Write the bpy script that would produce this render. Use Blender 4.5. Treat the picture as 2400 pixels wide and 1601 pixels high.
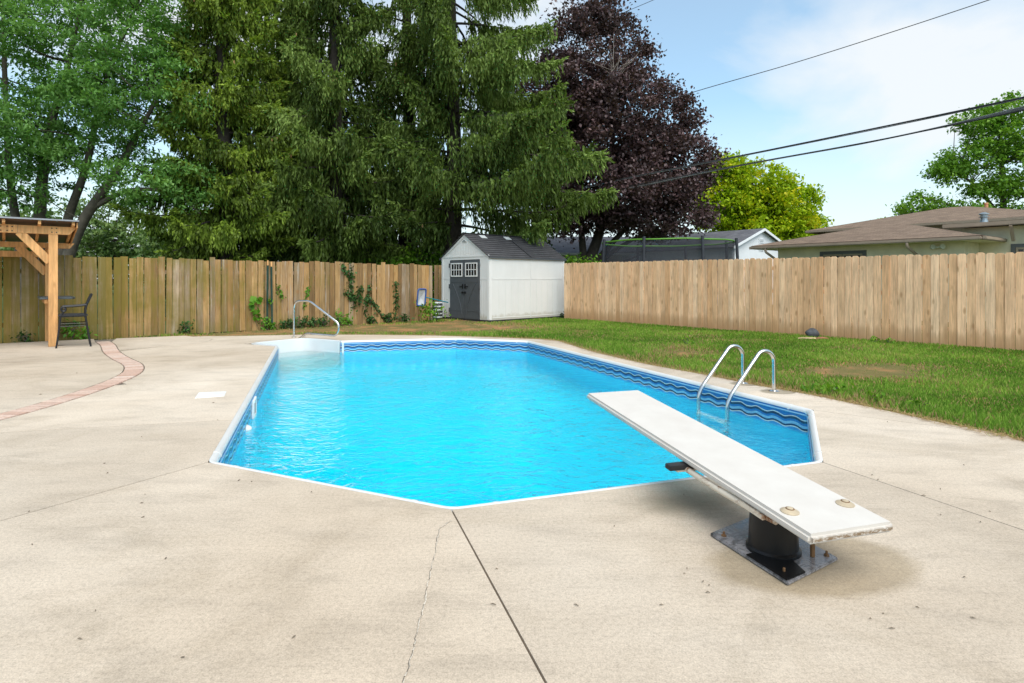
import bpy, bmesh, math, random
import numpy as np
from mathutils import Vector, Matrix
from mathutils.geometry import tessellate_polygon

for o in list(bpy.data.objects):
    bpy.data.objects.remove(o)
scene = bpy.context.scene
COL = scene.collection
R = math.radians
rnd = random.Random(7)
rng = np.random.default_rng(7)

# ---------------------------------------------------------------- camera, sky, sun, exposure
F, HZ, H = 1391.0, 653.0, 1.30            # focal length and horizon row in photo pixels, eye height in metres
cam_d = bpy.data.cameras.new('camera')
cam = bpy.data.objects.new('camera', cam_d)
COL.objects.link(cam)
cam.location = (0, 0, H)
cam.rotation_euler = (R(90), 0, 0)
cam_d.sensor_width = 36
cam_d.lens = 36 * F / 2400
cam_d.shift_y = (HZ - 800.5) / 2400
cam_d.clip_start = 0.05
cam_d.clip_end = 3000
scene.camera = cam

SUN_DIR = Vector((0.30, -0.62, 1.0)).normalized()      # towards the sun
world = bpy.data.worlds.new('World')
scene.world = world
world.use_nodes = True
wn, wl = world.node_tree.nodes, world.node_tree.links
for n in list(wn):
    wn.remove(n)
w_out = wn.new('ShaderNodeOutputWorld')
w_bg = wn.new('ShaderNodeBackground')
w_bg.inputs['Strength'].default_value = 0.12
w_sky = wn.new('ShaderNodeTexSky')
w_sky.sky_type = 'NISHITA'
w_sky.sun_disc = False
w_sky.sun_elevation = math.asin(SUN_DIR.z)
w_sky.sun_rotation = math.atan2(SUN_DIR.x, SUN_DIR.y)
w_sky.air_density = 1.0
w_sky.dust_density = 0.7
w_sky.ozone_density = 1.6
w_tc = wn.new('ShaderNodeTexCoord')
w_map = wn.new('ShaderNodeMapping')
w_map.inputs['Scale'].default_value = (1.0, 1.0, 1.7)
w_map.inputs['Location'].default_value = (6.1, 0.6, 1.6)
w_noise = wn.new('ShaderNodeTexNoise')
w_noise.inputs['Scale'].default_value = 2.0
w_noise.inputs['Detail'].default_value = 7
w_noise.inputs['Roughness'].default_value = 0.52
w_noise.inputs['Distortion'].default_value = 0.35
w_ramp = wn.new('ShaderNodeValToRGB')
w_ramp.color_ramp.elements[0].position = 0.45
w_ramp.color_ramp.elements[0].color = (0.24, 0.24, 0.24, 1)
w_ramp.color_ramp.elements[1].position = 0.63
w_ramp.color_ramp.elements[1].color = (0.92, 0.92, 0.92, 1)
w_sep = wn.new('ShaderNodeSeparateXYZ')
w_low = wn.new('ShaderNodeMapRange')          # more cloud towards the horizon, all the way round
w_low.inputs['From Min'].default_value = 0.02
w_low.inputs['From Max'].default_value = 0.36
w_low.inputs['To Min'].default_value = 0.9
w_low.inputs['To Max'].default_value = 0.0
w_max = wn.new('ShaderNodeMath')
w_max.operation = 'MAXIMUM'
w_mix = wn.new('ShaderNodeMixRGB')
w_mix.inputs['Color2'].default_value = (4.35, 4.5, 4.6, 1)
w_tint = wn.new('ShaderNodeMixRGB')
w_tint.blend_type = 'MULTIPLY'
w_tint.inputs['Fac'].default_value = 1.0
w_tint.inputs['Color2'].default_value = (0.86, 1.15, 1.10, 1)
wl.new(w_tc.outputs['Generated'], w_map.inputs['Vector'])
wl.new(w_map.outputs['Vector'], w_noise.inputs['Vector'])
wl.new(w_noise.outputs['Fac'], w_ramp.inputs['Fac'])
wl.new(w_tc.outputs['Generated'], w_sep.inputs['Vector'])
wl.new(w_sep.outputs['Z'], w_low.inputs['Value'])
wl.new(w_ramp.outputs['Color'], w_max.inputs[0])
wl.new(w_low.outputs['Result'], w_max.inputs[1])
wl.new(w_sky.outputs['Color'], w_tint.inputs['Color1'])
wl.new(w_max.outputs['Value'], w_mix.inputs['Fac'])
wl.new(w_tint.outputs['Color'], w_mix.inputs['Color1'])
wl.new(w_mix.outputs['Color'], w_bg.inputs['Color'])
wl.new(w_bg.outputs['Background'], w_out.inputs['Surface'])

sun_d = bpy.data.lights.new('sun', 'SUN')
sun_d.energy = 2.1
sun_d.angle = R(60)
sun_d.color = (1.0, 0.95, 0.87)
sun = bpy.data.objects.new('sun', sun_d)
COL.objects.link(sun)
sun.rotation_euler = SUN_DIR.to_track_quat('Z', 'Y').to_euler()

scene.view_settings.view_transform = 'Standard'
scene.view_settings.look = 'None'
scene.view_settings.gamma = 1
scene.view_settings.use_curve_mapping = False
scene.view_settings.exposure = 0.86
scene.cycles.use_denoising = True
scene.cycles.max_bounces = 10
scene.cycles.transparent_max_bounces = 24
scene.cycles.transmission_bounces = 8
scene.cycles.sample_clamp_indirect = 8

# ---------------------------------------------------------------- helpers
def gp(px, py, z=0.0):
    """the place at height z seen at photo pixel (px, py)"""
    Y = F * (H - z) / (py - HZ)
    return Vector(((px - 1200) * Y / F, Y, z))

def at(px, py, Y):
    return Vector(((px - 1200) * Y / F, Y, H - (py - HZ) * Y / F))

class MB:
    def __init__(self):
        self.v, self.f, self.uv = [], [], None
    def add(self, vs, fs):
        o = len(self.v)
        self.v += [Vector(p) for p in vs]
        self.f += [[i + o for i in f] for f in fs]
        return self
    def box(self, c, s, rot=None):
        c = Vector(c)
        vs = []
        for x in (-.5, .5):
            for y in (-.5, .5):
                for z in (-.5, .5):
                    p = Vector((x * s[0], y * s[1], z * s[2]))
                    if rot is not None:
                        p = rot @ p
                    vs.append(p + c)
        return self.add(vs, [(0, 1, 3, 2), (4, 6, 7, 5), (0, 4, 5, 1), (2, 3, 7, 6), (0, 2, 6, 4), (1, 5, 7, 3)])
    def bar(self, a, b, w, h, up=(0, 0, 1)):
        a, b = Vector(a), Vector(b)
        d = (b - a)
        L = d.length
        d.normalize()
        s = d.cross(Vector(up))
        if s.length < 1e-4:
            s = d.cross(Vector((1, 0, 0)))
        s.normalize()
        n = s.cross(d)
        m = Matrix((d, s, n)).transposed()
        return self.box((a + b) / 2, (L, w, h), m)
    def tube(self, pts, r, n=8, cap=True, closed=False):
        pts = [Vector(p) for p in pts]
        k = len(pts)
        rs = r if isinstance(r, (list, tuple)) else [r] * k
        vs, fs = [], []
        prev = None
        for i, p in enumerate(pts):
            if closed:
                d = pts[(i + 1) % k] - pts[i - 1]
            else:
                d = pts[min(i + 1, k - 1)] - pts[max(i - 1, 0)]
            d.normalize()
            if prev is None:
                a = d.cross(Vector((0, 0, 1)))
                if a.length < 1e-3:
                    a = d.cross(Vector((0, 1, 0)))
            else:
                a = prev - d * prev.dot(d)
            a.normalize()
            prev = a
            b = d.cross(a)
            for j in range(n):
                t = 2 * math.pi * j / n
                vs.append(p + (a * math.cos(t) + b * math.sin(t)) * rs[i])
        for i in range(k if closed else k - 1):
            i2 = (i + 1) % k
            for j in range(n):
                j2 = (j + 1) % n
                fs.append((i * n + j, i * n + j2, i2 * n + j2, i2 * n + j))
        if cap and not closed:
            fs.append(tuple(range(n))[::-1])
            fs.append(tuple((k - 1) * n + j for j in range(n)))
        return self.add(vs, fs)
    def prism(self, poly, z0, z1, holes=()):
        """upright prism over a (possibly concave) 2-D polygon"""
        loops = [[Vector((p[0], p[1], 0)) for p in poly]] + [[Vector((p[0], p[1], 0)) for p in h] for h in holes]
        tris = tessellate_polygon(loops)
        allp = [p for l in loops for p in l]
        n = len(allp)
        vs = [(p.x, p.y, z1) for p in allp] + [(p.x, p.y, z0) for p in allp]
        fs = []
        for t in tris:
            a, b, c = [allp[i] for i in t]
            up = (b - a).cross(c - a).z > 0
            fs.append(tuple(t) if up else tuple(t)[::-1])
            lo = tuple(i + n for i in t)
            fs.append(lo[::-1] if up else lo)
        o = 0
        for l in loops:
            m = len(l)
            for i in range(m):
                j = (i + 1) % m
                fs.append((o + i, o + i + n, o + j + n, o + j))
            o += m
        return self.add(vs, fs)
    def extrude(self, poly3, d):
        """flat convex polygon (3-D points) pushed along d"""
        n = len(poly3)
        d = Vector(d)
        vs = [Vector(p) for p in poly3] + [Vector(p) + d for p in poly3]
        fs = [tuple(range(n))[::-1], tuple(range(n, 2 * n))]
        for i in range(n):
            j = (i + 1) % n
            fs.append((i, j, j + n, i + n))
        return self.add(vs, fs)
    def lathe(self, c, prof, n=20, axis=None):
        c = Vector(c)
        vs, fs = [], []
        m = axis if axis is not None else Matrix.Identity(3)
        for r, z in prof:
            for j in range(n):
                t = 2 * math.pi * j / n
                vs.append(c + m @ Vector((r * math.cos(t), r * math.sin(t), z)))
        for i in range(len(prof) - 1):
            for j in range(n):
                j2 = (j + 1) % n
                fs.append((i * n + j, i * n + j2, (i + 1) * n + j2, (i + 1) * n + j))
        fs.append(tuple(range(n))[::-1])
        fs.append(tuple((len(prof) - 1) * n + j for j in range(n)))
        return self.add(vs, fs)
    def build(self, name, mat, parent=None, smooth=False, bevel=0.0, fix=True):
        off = world_loc(parent)
        me = bpy.data.meshes.new(name)
        me.from_pydata([tuple(p - off) for p in self.v], [], self.f)
        if fix or bevel:
            bm = bmesh.new()
            bm.from_mesh(me)
            bmesh.ops.recalc_face_normals(bm, faces=bm.faces)
            if bevel:
                es = [e for e in bm.edges if len(e.link_faces) == 2 and e.calc_face_angle(0) > 0.6]
                bmesh.ops.bevel(bm, geom=es, offset=bevel, segments=2, affect='EDGES', clamp_overlap=True)
            bm.to_mesh(me)
            bm.free()
        if mat is not None:
            me.materials.append(mat)
        if smooth:
            me.shade_smooth()
            if smooth != 'all':
                me.set_sharp_from_angle(angle=R(40))
        o = bpy.data.objects.new(name, me)
        COL.objects.link(o)
        if parent is not None:
            o.parent = parent
        return o

def world_loc(o):
    v = Vector((0, 0, 0))
    while o is not None:
        v = v + o.location
        o = o.parent
    return v

def tag(o, label=None, cat=None, group=None, kind=None):
    if label: o['label'] = label
    if cat: o['category'] = cat
    if group: o['group'] = group
    if kind: o['kind'] = kind
    return o

def thing(name, loc, label, cat, group=None):
    o = bpy.data.objects.new(name, None)
    COL.objects.link(o)
    o.location = loc
    o.empty_display_size = 0.2
    return tag(o, label, cat, group)

def dup(o, parent=None):
    c = o.copy()
    COL.objects.link(c)
    if parent is not None:
        c.parent = parent
    return c

def np_obj(name, V, quads, mat, parent=None, tint=None, smooth=False):
    """mesh from numpy: V (n,3), quads (m,4) or triangles (m,3), tint (n,)"""
    off = np.array(world_loc(parent))
    V = (V - off).astype(np.float32)
    me = bpy.data.meshes.new(name)
    k = quads.shape[1]
    me.vertices.add(len(V))
    me.vertices.foreach_set('co', V.ravel())
    me.loops.add(quads.size)
    me.loops.foreach_set('vertex_index', quads.astype(np.int32).ravel())
    me.polygons.add(len(quads))
    me.polygons.foreach_set('loop_start', np.arange(0, quads.size, k, dtype=np.int32))
    me.polygons.foreach_set('loop_total', np.full(len(quads), k, dtype=np.int32))
    if tint is not None:
        a = me.attributes.new('tint', 'FLOAT', 'POINT')
        a.data.foreach_set('value', tint.astype(np.float32))
    me.update(calc_edges=True)
    me.materials.append(mat)
    if smooth:
        me.shade_smooth()
    o = bpy.data.objects.new(name, me)
    COL.objects.link(o)
    if parent is not None:
        o.parent = parent
    return o

def inset(poly, d):
    """offset a polygon inwards by d (whatever its winding)"""
    n = len(poly)
    area = sum(poly[i][0] * poly[(i + 1) % n][1] - poly[(i + 1) % n][0] * poly[i][1] for i in range(n))
    s = 1 if area > 0 else -1
    out = []
    for i in range(n):
        p0, p, p1 = (Vector((q[0], q[1])) for q in (poly[i - 1], poly[i], poly[(i + 1) % n]))
        d0, d1 = (p - p0).normalized(), (p1 - p).normalized()
        n0, n1 = Vector((-d0.y, d0.x)) * s, Vector((-d1.y, d1.x)) * s
        m = n0 + n1
        if m.length < 1e-4:
            out.append(p + n0 * d)
            continue
        m.normalize()
        out.append(p + m * (d / max(0.35, m.dot(n0))))
    return [(q.x, q.y) for q in out]

def vnoise(x, y, scale, seed=0):
    """smooth value noise in 0..1"""
    x, y = np.asarray(x) / scale + 100, np.asarray(y) / scale + 100
    xi, yi = np.floor(x).astype(int), np.floor(y).astype(int)
    fx, fy = x - xi, y - yi
    fx, fy = fx * fx * (3 - 2 * fx), fy * fy * (3 - 2 * fy)
    def h(a, b):
        t = np.sin(a * 127.1 + b * 311.7 + seed * 74.7) * 43758.5453
        return t - np.floor(t)
    return (h(xi, yi) * (1 - fx) + h(xi + 1, yi) * fx) * (1 - fy) + (h(xi, yi + 1) * (1 - fx) + h(xi + 1, yi + 1) * fx) * fy

def in_poly(x, y, poly):
    c = np.zeros(len(x), bool)
    n = len(poly)
    for i in range(n):
        x0, y0 = poly[i]
        x1, y1 = poly[i - 1]
        m = ((y0 > y) != (y1 > y))
        xi = (x1 - x0) * (y - y0) / ((y1 - y0) if y1 != y0 else 1e-9) + x0
        c ^= m & (x < xi)
    return c

def smooth_path(pts, n=8):
    """Catmull-Rom through points"""
    pts = [Vector(p) for p in pts]
    out = []
    for i in range(len(pts) - 1):
        p0, p1, p2, p3 = pts[max(i - 1, 0)], pts[i], pts[i + 1], pts[min(i + 2, len(pts) - 1)]
        for k in range(n):
            t = k / n
            out.append(0.5 * ((2 * p1) + (p2 - p0) * t + (2 * p0 - 5 * p1 + 4 * p2 - p3) * t * t + (3 * p1 - p0 - 3 * p2 + p3) * t ** 3))
    out.append(pts[-1])
    return out

def round_path(pts, r, n=6):
    """polyline with rounded corners; r may be a list"""
    pts = [Vector(p) for p in pts]
    out = [pts[0]]
    for i in range(1, len(pts) - 1):
        rr = r[i - 1] if isinstance(r, (list, tuple)) else r
        a, p, b = pts[i - 1], pts[i], pts[i + 1]
        da, db = (a - p), (b - p)
        rr = min(rr, da.length * .49, db.length * .49)
        s, e = p + da.normalized() * rr, p + db.normalized() * rr
        for k in range(n + 1):
            t = k / n
            out.append(s * (1 - t) ** 2 + p * 2 * t * (1 - t) + e * t * t)
    out.append(pts[-1])
    return out

# ---------------------------------------------------------------- materials
class Mat:
    """small node-graph writer"""
    def __init__(self, name):
        self.m = bpy.data.materials.new(name)
        self.m.use_nodes = True
        self.nt = self.m.node_tree
        self.N, self.L = self.nt.nodes, self.nt.links
        self.b = self.N['Principled BSDF']
        self.out = self.N['Material Output']
    def node(self, t, **kw):
        n = self.N.new(t)
        for k, v in kw.items():
            setattr(n, k, v)
        return n
    def put(self, sock, v):
        if isinstance(v, bpy.types.NodeSocket):
            self.L.new(v, sock)
        elif isinstance(v, (tuple, list)) and len(v) == 3 and sock.type == 'RGBA':
            sock.default_value = (*v, 1)
        else:
            sock.default_value = v
    def coord(self, kind='Object', scale=(1, 1, 1), rot=(0, 0, 0), loc=(0, 0, 0)):
        if kind == 'World':
            v = self.node('ShaderNodeNewGeometry').outputs['Position']
        else:
            v = self.node('ShaderNodeTexCoord').outputs[kind]
        mp = self.node('ShaderNodeMapping')
        mp.inputs['Scale'].default_value = scale
        mp.inputs['Rotation'].default_value = rot
        mp.inputs['Location'].default_value = loc
        self.L.new(v, mp.inputs['Vector'])
        return mp.outputs['Vector']
    def noise(self, vec, scale, detail=4, rough=.55, dist=0):
        n = self.node('ShaderNodeTexNoise')
        self.put(n.inputs['Vector'], vec)
        n.inputs['Scale'].default_value = scale
        n.inputs['Detail'].default_value = detail
        n.inputs['Roughness'].default_value = rough
        n.inputs['Distortion'].default_value = dist
        return n.outputs['Fac']
    def ramp(self, fac, stops, interp='LINEAR'):
        n = self.node('ShaderNodeValToRGB')
        cr = n.color_ramp
        cr.interpolation = interp
        while len(cr.elements) < len(stops):
            cr.elements.new(0.5)
        for e, (p, c) in zip(cr.elements, stops):
            e.position = p
            e.color = (c, c, c, 1) if isinstance(c, (int, float)) else (*c, 1)
        self.put(n.inputs['Fac'], fac)
        return n.outputs['Color']
    def mix(self, fac, a, b, mode='MIX'):
        n = self.node('ShaderNodeMixRGB', blend_type=mode)
        self.put(n.inputs['Fac'], fac)
        self.put(n.inputs['Color1'], a)
        self.put(n.inputs['Color2'], b)
        return n.outputs['Color']
    def math(self, op, a, b=0.0, c=0.0):
        n = self.node('ShaderNodeMath', operation=op)
        for i, v in enumerate((a, b, c)):
            self.put(n.inputs[i], v)
        return n.outputs['Value']
    def vadd(self, a, b):
        n = self.node('ShaderNodeVectorMath', operation='ADD')
        self.put(n.inputs[0], a)
        self.put(n.inputs[1], b)
        return n.outputs['Vector']
    def random(self):
        return self.node('ShaderNodeObjectInfo').outputs['Random']
    def attr(self, name):
        return self.node('ShaderNodeAttribute', attribute_name=name).outputs['Fac']
    def bump(self, h, strength=.3, dist=.01):
        n = self.node('ShaderNodeBump')
        n.inputs['Strength'].default_value = strength
        n.inputs['Distance'].default_value = dist
        self.put(n.inputs['Height'], h)
        return n.outputs['Normal']
    def fin(self, color=None, rough=.6, metal=0.0, normal=None, spec=None):
        if color is not None:
            self.put(self.b.inputs['Base Color'], color)
        self.put(self.b.inputs['Roughness'], rough)
        self.b.inputs['Metallic'].default_value = metal
        if spec is not None:
            self.b.inputs['Specular IOR Level'].default_value = spec
        if normal is not None:
            self.L.new(normal, self.b.inputs['Normal'])
        return self.m

def simple(name, color, rough=.5, metal=0.0, var=.12, scale=6, bump=.0, spec=None):
    m = Mat(name)
    c = m.coord('Object')
    n = m.noise(c, scale, 5, .6)
    dark = tuple(x * (1 - var) for x in color)
    light = tuple(min(1, x * (1 + var)) for x in color)
    col = m.ramp(n, [(.3, dark), (.7, light)])
    nm = m.bump(m.noise(c, scale * 14, 3), bump, .004) if bump else None
    rg = m.math('ADD', rough - .06, m.math('MULTIPLY', n, .12))
    return m.fin(col, rg, metal, nm, spec)

def leaf_mat(name, lo, mid, hi, trans=.3, gloss=.06):
    m = Mat(name)
    t = m.attr('tint')
    col = m.ramp(t, [(0, lo), (.5, mid), (1, hi)])
    big = m.noise(m.coord('World'), .55, 3)
    col = m.mix(m.math('MULTIPLY', big, .45), col, m.mix(.4, col, (.03, .05, .012), 'MIX'))
    m.N.remove(m.b)
    d = m.node('ShaderNodeBsdfDiffuse')
    tr = m.node('ShaderNodeBsdfTranslucent')
    g = m.node('ShaderNodeBsdfGlossy')
    g.inputs['Roughness'].default_value = .45
    m.put(d.inputs['Color'], col)
    m.put(tr.inputs['Color'], m.mix(.5, col, (.5, .6, .05), 'OVERLAY'))
    m.put(g.inputs['Color'], (1, 1, 1))
    a = m.node('ShaderNodeMixShader')
    a.inputs['Fac'].default_value = trans
    m.L.new(d.outputs[0], a.inputs[1])
    m.L.new(tr.outputs[0], a.inputs[2])
    b = m.node('ShaderNodeMixShader')
    b.inputs['Fac'].default_value = gloss
    m.L.new(a.outputs[0], b.inputs[1])
    m.L.new(g.outputs[0], b.inputs[2])
    m.L.new(b.outputs[0], m.out.inputs['Surface'])
    return m.m

def wood_mat(name, stops, grain=(26, 26, 1.1), moss=None, base=None, knots=True, grey=None):
    """fence and post timber: each piece its own tone, long grain, knots"""
    m = Mat(name)
    r = m.random()
    oc = m.coord('Object')
    cx = m.node('ShaderNodeCombineXYZ')
    for i, k in enumerate((71.0, 37.0, 53.0)):
        m.put(cx.inputs[i], m.math('MULTIPLY', r, k))
    v = m.vadd(oc, cx.outputs['Vector'])
    def scaled(s):
        mp = m.node('ShaderNodeMapping')
        mp.inputs['Scale'].default_value = s
        m.L.new(v, mp.inputs['Vector'])
        return mp.outputs['Vector']
    base_col = m.ramp(r, stops)
    g1 = m.noise(scaled(grain), 1.6, 5, .6, .8)
    g2 = m.noise(scaled((60, 60, 1.6)), 2.2, 3, .6)
    col = m.mix(.75, base_col, m.ramp(g1, [(.25, .55), (.5, .95), (.75, 1.25)]), 'MULTIPLY')
    col = m.mix(.5, col, m.ramp(g2, [(.3, .62), (.6, 1.12)]), 'MULTIPLY')
    blot = m.noise(scaled((5, 5, 1.3)), 1.3, 4, .6)
    col = m.mix(.6, col, m.ramp(blot, [(.3, .66), (.62, 1.16)]), 'MULTIPLY')
    if grey is not None:
        gm = m.ramp(m.noise(scaled((14, 14, .7)), 1.5, 4, .65), [(.55, 0.0), (.68, 1.0)])
        col = m.mix(m.math('MULTIPLY', gm, m.math('MULTIPLY', r, .85)), col, grey)
    if knots:
        vo = m.node('ShaderNodeTexVoronoi')
        vo.inputs['Scale'].default_value = 1.0
        m.L.new(scaled((6.5, 6.5, 2.4)), vo.inputs['Vector'])
        k = m.ramp(vo.outputs['Distance'], [(.06, 1.0), (.14, .55), (.2, 0.0)])
        col = m.mix(m.math('MULTIPLY', k, .6), col, (.30, .14, .045))
    if moss is not None:
        wp = m.coord('World')
        mn = m.noise(wp, 1.1, 5, .65)
        sx = m.node('ShaderNodeSeparateXYZ')
        m.L.new(wp, sx.inputs['Vector'])
        left = m.node('ShaderNodeMapRange')
        m.L.new(sx.outputs['X'], left.inputs['Value'])
        left.inputs['From Min'].default_value = -3.0
        left.inputs['From Max'].default_value = -9.5
        left.inputs['To Min'].default_value = -.27
        left.inputs['To Max'].default_value = .09
        streak = m.noise(scaled((12, 12, .5)), 1.4, 3)
        f = m.math('ADD', m.math('ADD', m.math('MULTIPLY', mn, .6), m.math('MULTIPLY', streak, .4)), left.outputs['Result'])
        col = m.mix(m.ramp(f, [(.40, 0.0), (.58, .8)]), col, moss)
    if base is not None:
        sz = m.node('ShaderNodeSeparateXYZ')
        m.L.new(oc, sz.inputs['Vector'])
        hh = m.math('ADD', sz.outputs['Z'], m.math('MULTIPLY', m.noise(scaled((9, 9, .01)), 1.0, 2), -.5))
        f = m.ramp(hh, [(-.1 + .1, 1.0), (.2, .35), (.24, 0.0)])
        f = m.ramp(m.math('ADD', hh, .3), [(.12, .8), (.3, .5), (.42, 0.0)])
        col = m.mix(f, col, base)
    h = m.math('ADD', m.math('MULTIPLY', g2, .6), g1)
    return m.fin(col, .78, 0, m.bump(h, .35, .004), .25)

def ellipse_mask(m, cx, cy, ang, ax, ay, soft=.25, wob=.25):
    p = m.coord('World')
    mp = m.node('ShaderNodeMapping', vector_type='TEXTURE')
    mp.inputs['Location'].default_value = (cx, cy, 0)
    mp.inputs['Rotation'].default_value = (0, 0, ang)
    mp.inputs['Scale'].default_value = (ax, ay, 1000)
    m.L.new(p, mp.inputs['Vector'])
    ln = m.node('ShaderNodeVectorMath', operation='LENGTH')
    m.L.new(mp.outputs['Vector'], ln.inputs[0])
    n = m.noise(p, 3.2, 4, .6)
    d = m.math('ADD', ln.outputs['Value'], m.math('MULTIPLY', m.math('SUBTRACT', n, .5), wob * 2))
    return m.ramp(d, [(1 - soft, 1.0), (1.0, 0.0)])

def concrete_mat():
    m = Mat('broom finished concrete')
    p = m.coord('World')
    big = m.noise(p, .45, 5, .6, .4)
    mid = m.noise(m.coord('World', (1.0, 2.6, 1), (0, 0, R(20))), 1.9, 6, .62, .3)
    fine = m.noise(p, 160, 2, .7)
    grit = m.noise(p, 55, 4, .7)
    col = m.ramp(big, [(.3, (.485, .40, .31)), (.5, (.575, .482, .382)), (.72, (.63, .54, .44))])
    col = m.mix(1.0, col, m.ramp(m.random(), [(0, .93), (1, 1.05)]), 'MULTIPLY')
    wide = m.noise(p, .16, 2, .5)
    col = m.mix(.7, col, m.ramp(wide, [(.38, (.84, .80, .75)), (.5, .98), (.62, 1.08)]), 'MULTIPLY')
    pat = m.noise(p, .75, 6, .68, .8)
    col = m.mix(.55, col, m.ramp(pat, [(.34, (.74, .72, .68)), (.48, .98), (.66, 1.08)]), 'MULTIPLY')
    col = m.mix(.5, col, m.ramp(mid, [(.3, .70), (.47, .98), (.7, 1.1)]), 'MULTIPLY')
    dirt = m.ramp(m.noise(m.coord('World', (1, 2.2, 1), (0, 0, R(-25))), 1.15, 9, .76, 1.0), [(.57, 0.0), (.76, .45)])
    col = m.mix(dirt, col, (.235, .195, .14))
    # broom strokes and scuffs
    broom = m.noise(m.coord('World', (2.2, 60, 1), (0, 0, R(28))), 1.6, 4, .7)
    col = m.mix(.35, col, m.ramp(broom, [(.3, .80), (.5, 1.0), (.7, 1.1)]), 'MULTIPLY')
    scuff = m.ramp(m.noise(m.coord('World', (1.4, 9, 1), (0, 0, R(14))), 3.6, 8, .78, .6), [(.63, 0.0), (.72, .75)])
    where = m.ramp(m.noise(p, .9, 3, .6), [(.46, 0.0), (.6, 1.0)])
    col = m.mix(m.math('MULTIPLY', scuff, where), col, (.20, .165, .12))
    col = m.mix(.8, col, m.ramp(grit, [(.3, .76), (.5, 1.0), (.7, 1.14)]), 'MULTIPLY')
    col = m.mix(.5, col, m.ramp(fine, [(.32, .6), (.5, 1.0), (.68, 1.28)]), 'MULTIPLY')
    # aggregate specks
    vo = m.node('ShaderNodeTexVoronoi')
    vo.inputs['Scale'].default_value = 90
    m.L.new(p, vo.inputs['Vector'])
    spk = m.ramp(vo.outputs['Distance'], [(.10, 1.0), (.22, 0.0)])
    rnd_c = m.ramp(vo.outputs['Color'], [(.55, 0.0), (.75, 1.0)])
    col = m.mix(m.math('MULTIPLY', m.math('MULTIPLY', spk, rnd_c), .5), col, (.2, .16, .12))
    # marks with a shape of their own: damp patch round the board stand, soft dark brown patch under the board's left side, rings at the ladder feet
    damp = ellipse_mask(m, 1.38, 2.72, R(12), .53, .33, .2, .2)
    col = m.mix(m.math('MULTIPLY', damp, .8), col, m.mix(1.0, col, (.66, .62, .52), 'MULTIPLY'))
    dark_patch = ellipse_mask(m, 1.02, 3.45, R(10), .42, .26, .7, .5)
    col = m.mix(m.math('MULTIPLY', dark_patch, .62), col, (.16, .13, .08))
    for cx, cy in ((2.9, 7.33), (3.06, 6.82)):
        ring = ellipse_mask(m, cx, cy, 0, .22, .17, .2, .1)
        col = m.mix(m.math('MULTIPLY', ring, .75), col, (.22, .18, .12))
    rough = m.mix(m.math('MULTIPLY', damp, .7), (.85, .85, .85), (.5, .5, .5))
    h = m.math('ADD', m.math('MULTIPLY', grit, 1.0), m.math('MULTIPLY', fine, .6))
    return m.fin(col, rough, 0, m.bump(h, .22, .004), .3)

def lawn_soil_mat():
    m = Mat('lawn soil and thatch')
    p = m.coord('World')
    n = m.noise(p, 1.3, 6, .65, .5)
    f = m.noise(p, 40, 4, .7)
    col = m.ramp(n, [(.35, (.13, .13, .04)), (.5, (.20, .15, .06)), (.6, (.34, .185, .08)), (.75, (.44, .25, .115))])
    col = m.mix(.6, col, m.ramp(f, [(.3, .5), (.7, 1.3)]), 'MULTIPLY')
    return m.fin(col, .95, 0, m.bump(f, .6, .02), .1)

def ground_mat():
    m = Mat('neighbourhood ground')
    p = m.coord('World')
    n = m.noise(p, .4, 6, .65)
    f = m.noise(p, 12, 4, .7)
    col = m.ramp(n, [(.35, (.045, .08, .018)), (.6, (.07, .10, .03)), (.75, (.13, .10, .05))])
    col = m.mix(.5, col, m.ramp(f, [(.3, .6), (.7, 1.2)]), 'MULTIPLY')
    return m.fin(col, .95, 0, None, .1)

def shingle_mat(name, a, b, scale=(4.2, 9.0), coord='UV'):
    m = Mat(name)
    v = m.coord(coord, (1, 1, 1))
    br = m.node('ShaderNodeTexBrick')
    br.offset = .5
    br.inputs['Scale'].default_value = 1.0
    br.inputs['Brick Width'].default_value = 1 / scale[0]
    br.inputs['Row Height'].default_value = 1 / scale[1]
    br.inputs['Mortar Size'].default_value = .007
    br.inputs['Color1'].default_value = (*a, 1)
    br.inputs['Color2'].default_value = (*b, 1)
    br.inputs['Mortar'].default_value = (*(x * .45 for x in a), 1)
    m.L.new(v, br.inputs['Vector'])
    n = m.noise(m.coord('Object'), 2.2, 5, .65)
    col = m.mix(.6, br.outputs['Color'], m.ramp(n, [(.3, .72), (.7, 1.2)]), 'MULTIPLY')
    g = m.noise(m.coord('Object'), 60, 3, .7)
    col = m.mix(.4, col, m.ramp(g, [(.3, .7), (.7, 1.25)]), 'MULTIPLY')
    return m.fin(col, .9, 0, m.bump(br.outputs['Fac'], -.5, .01), .2)

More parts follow.
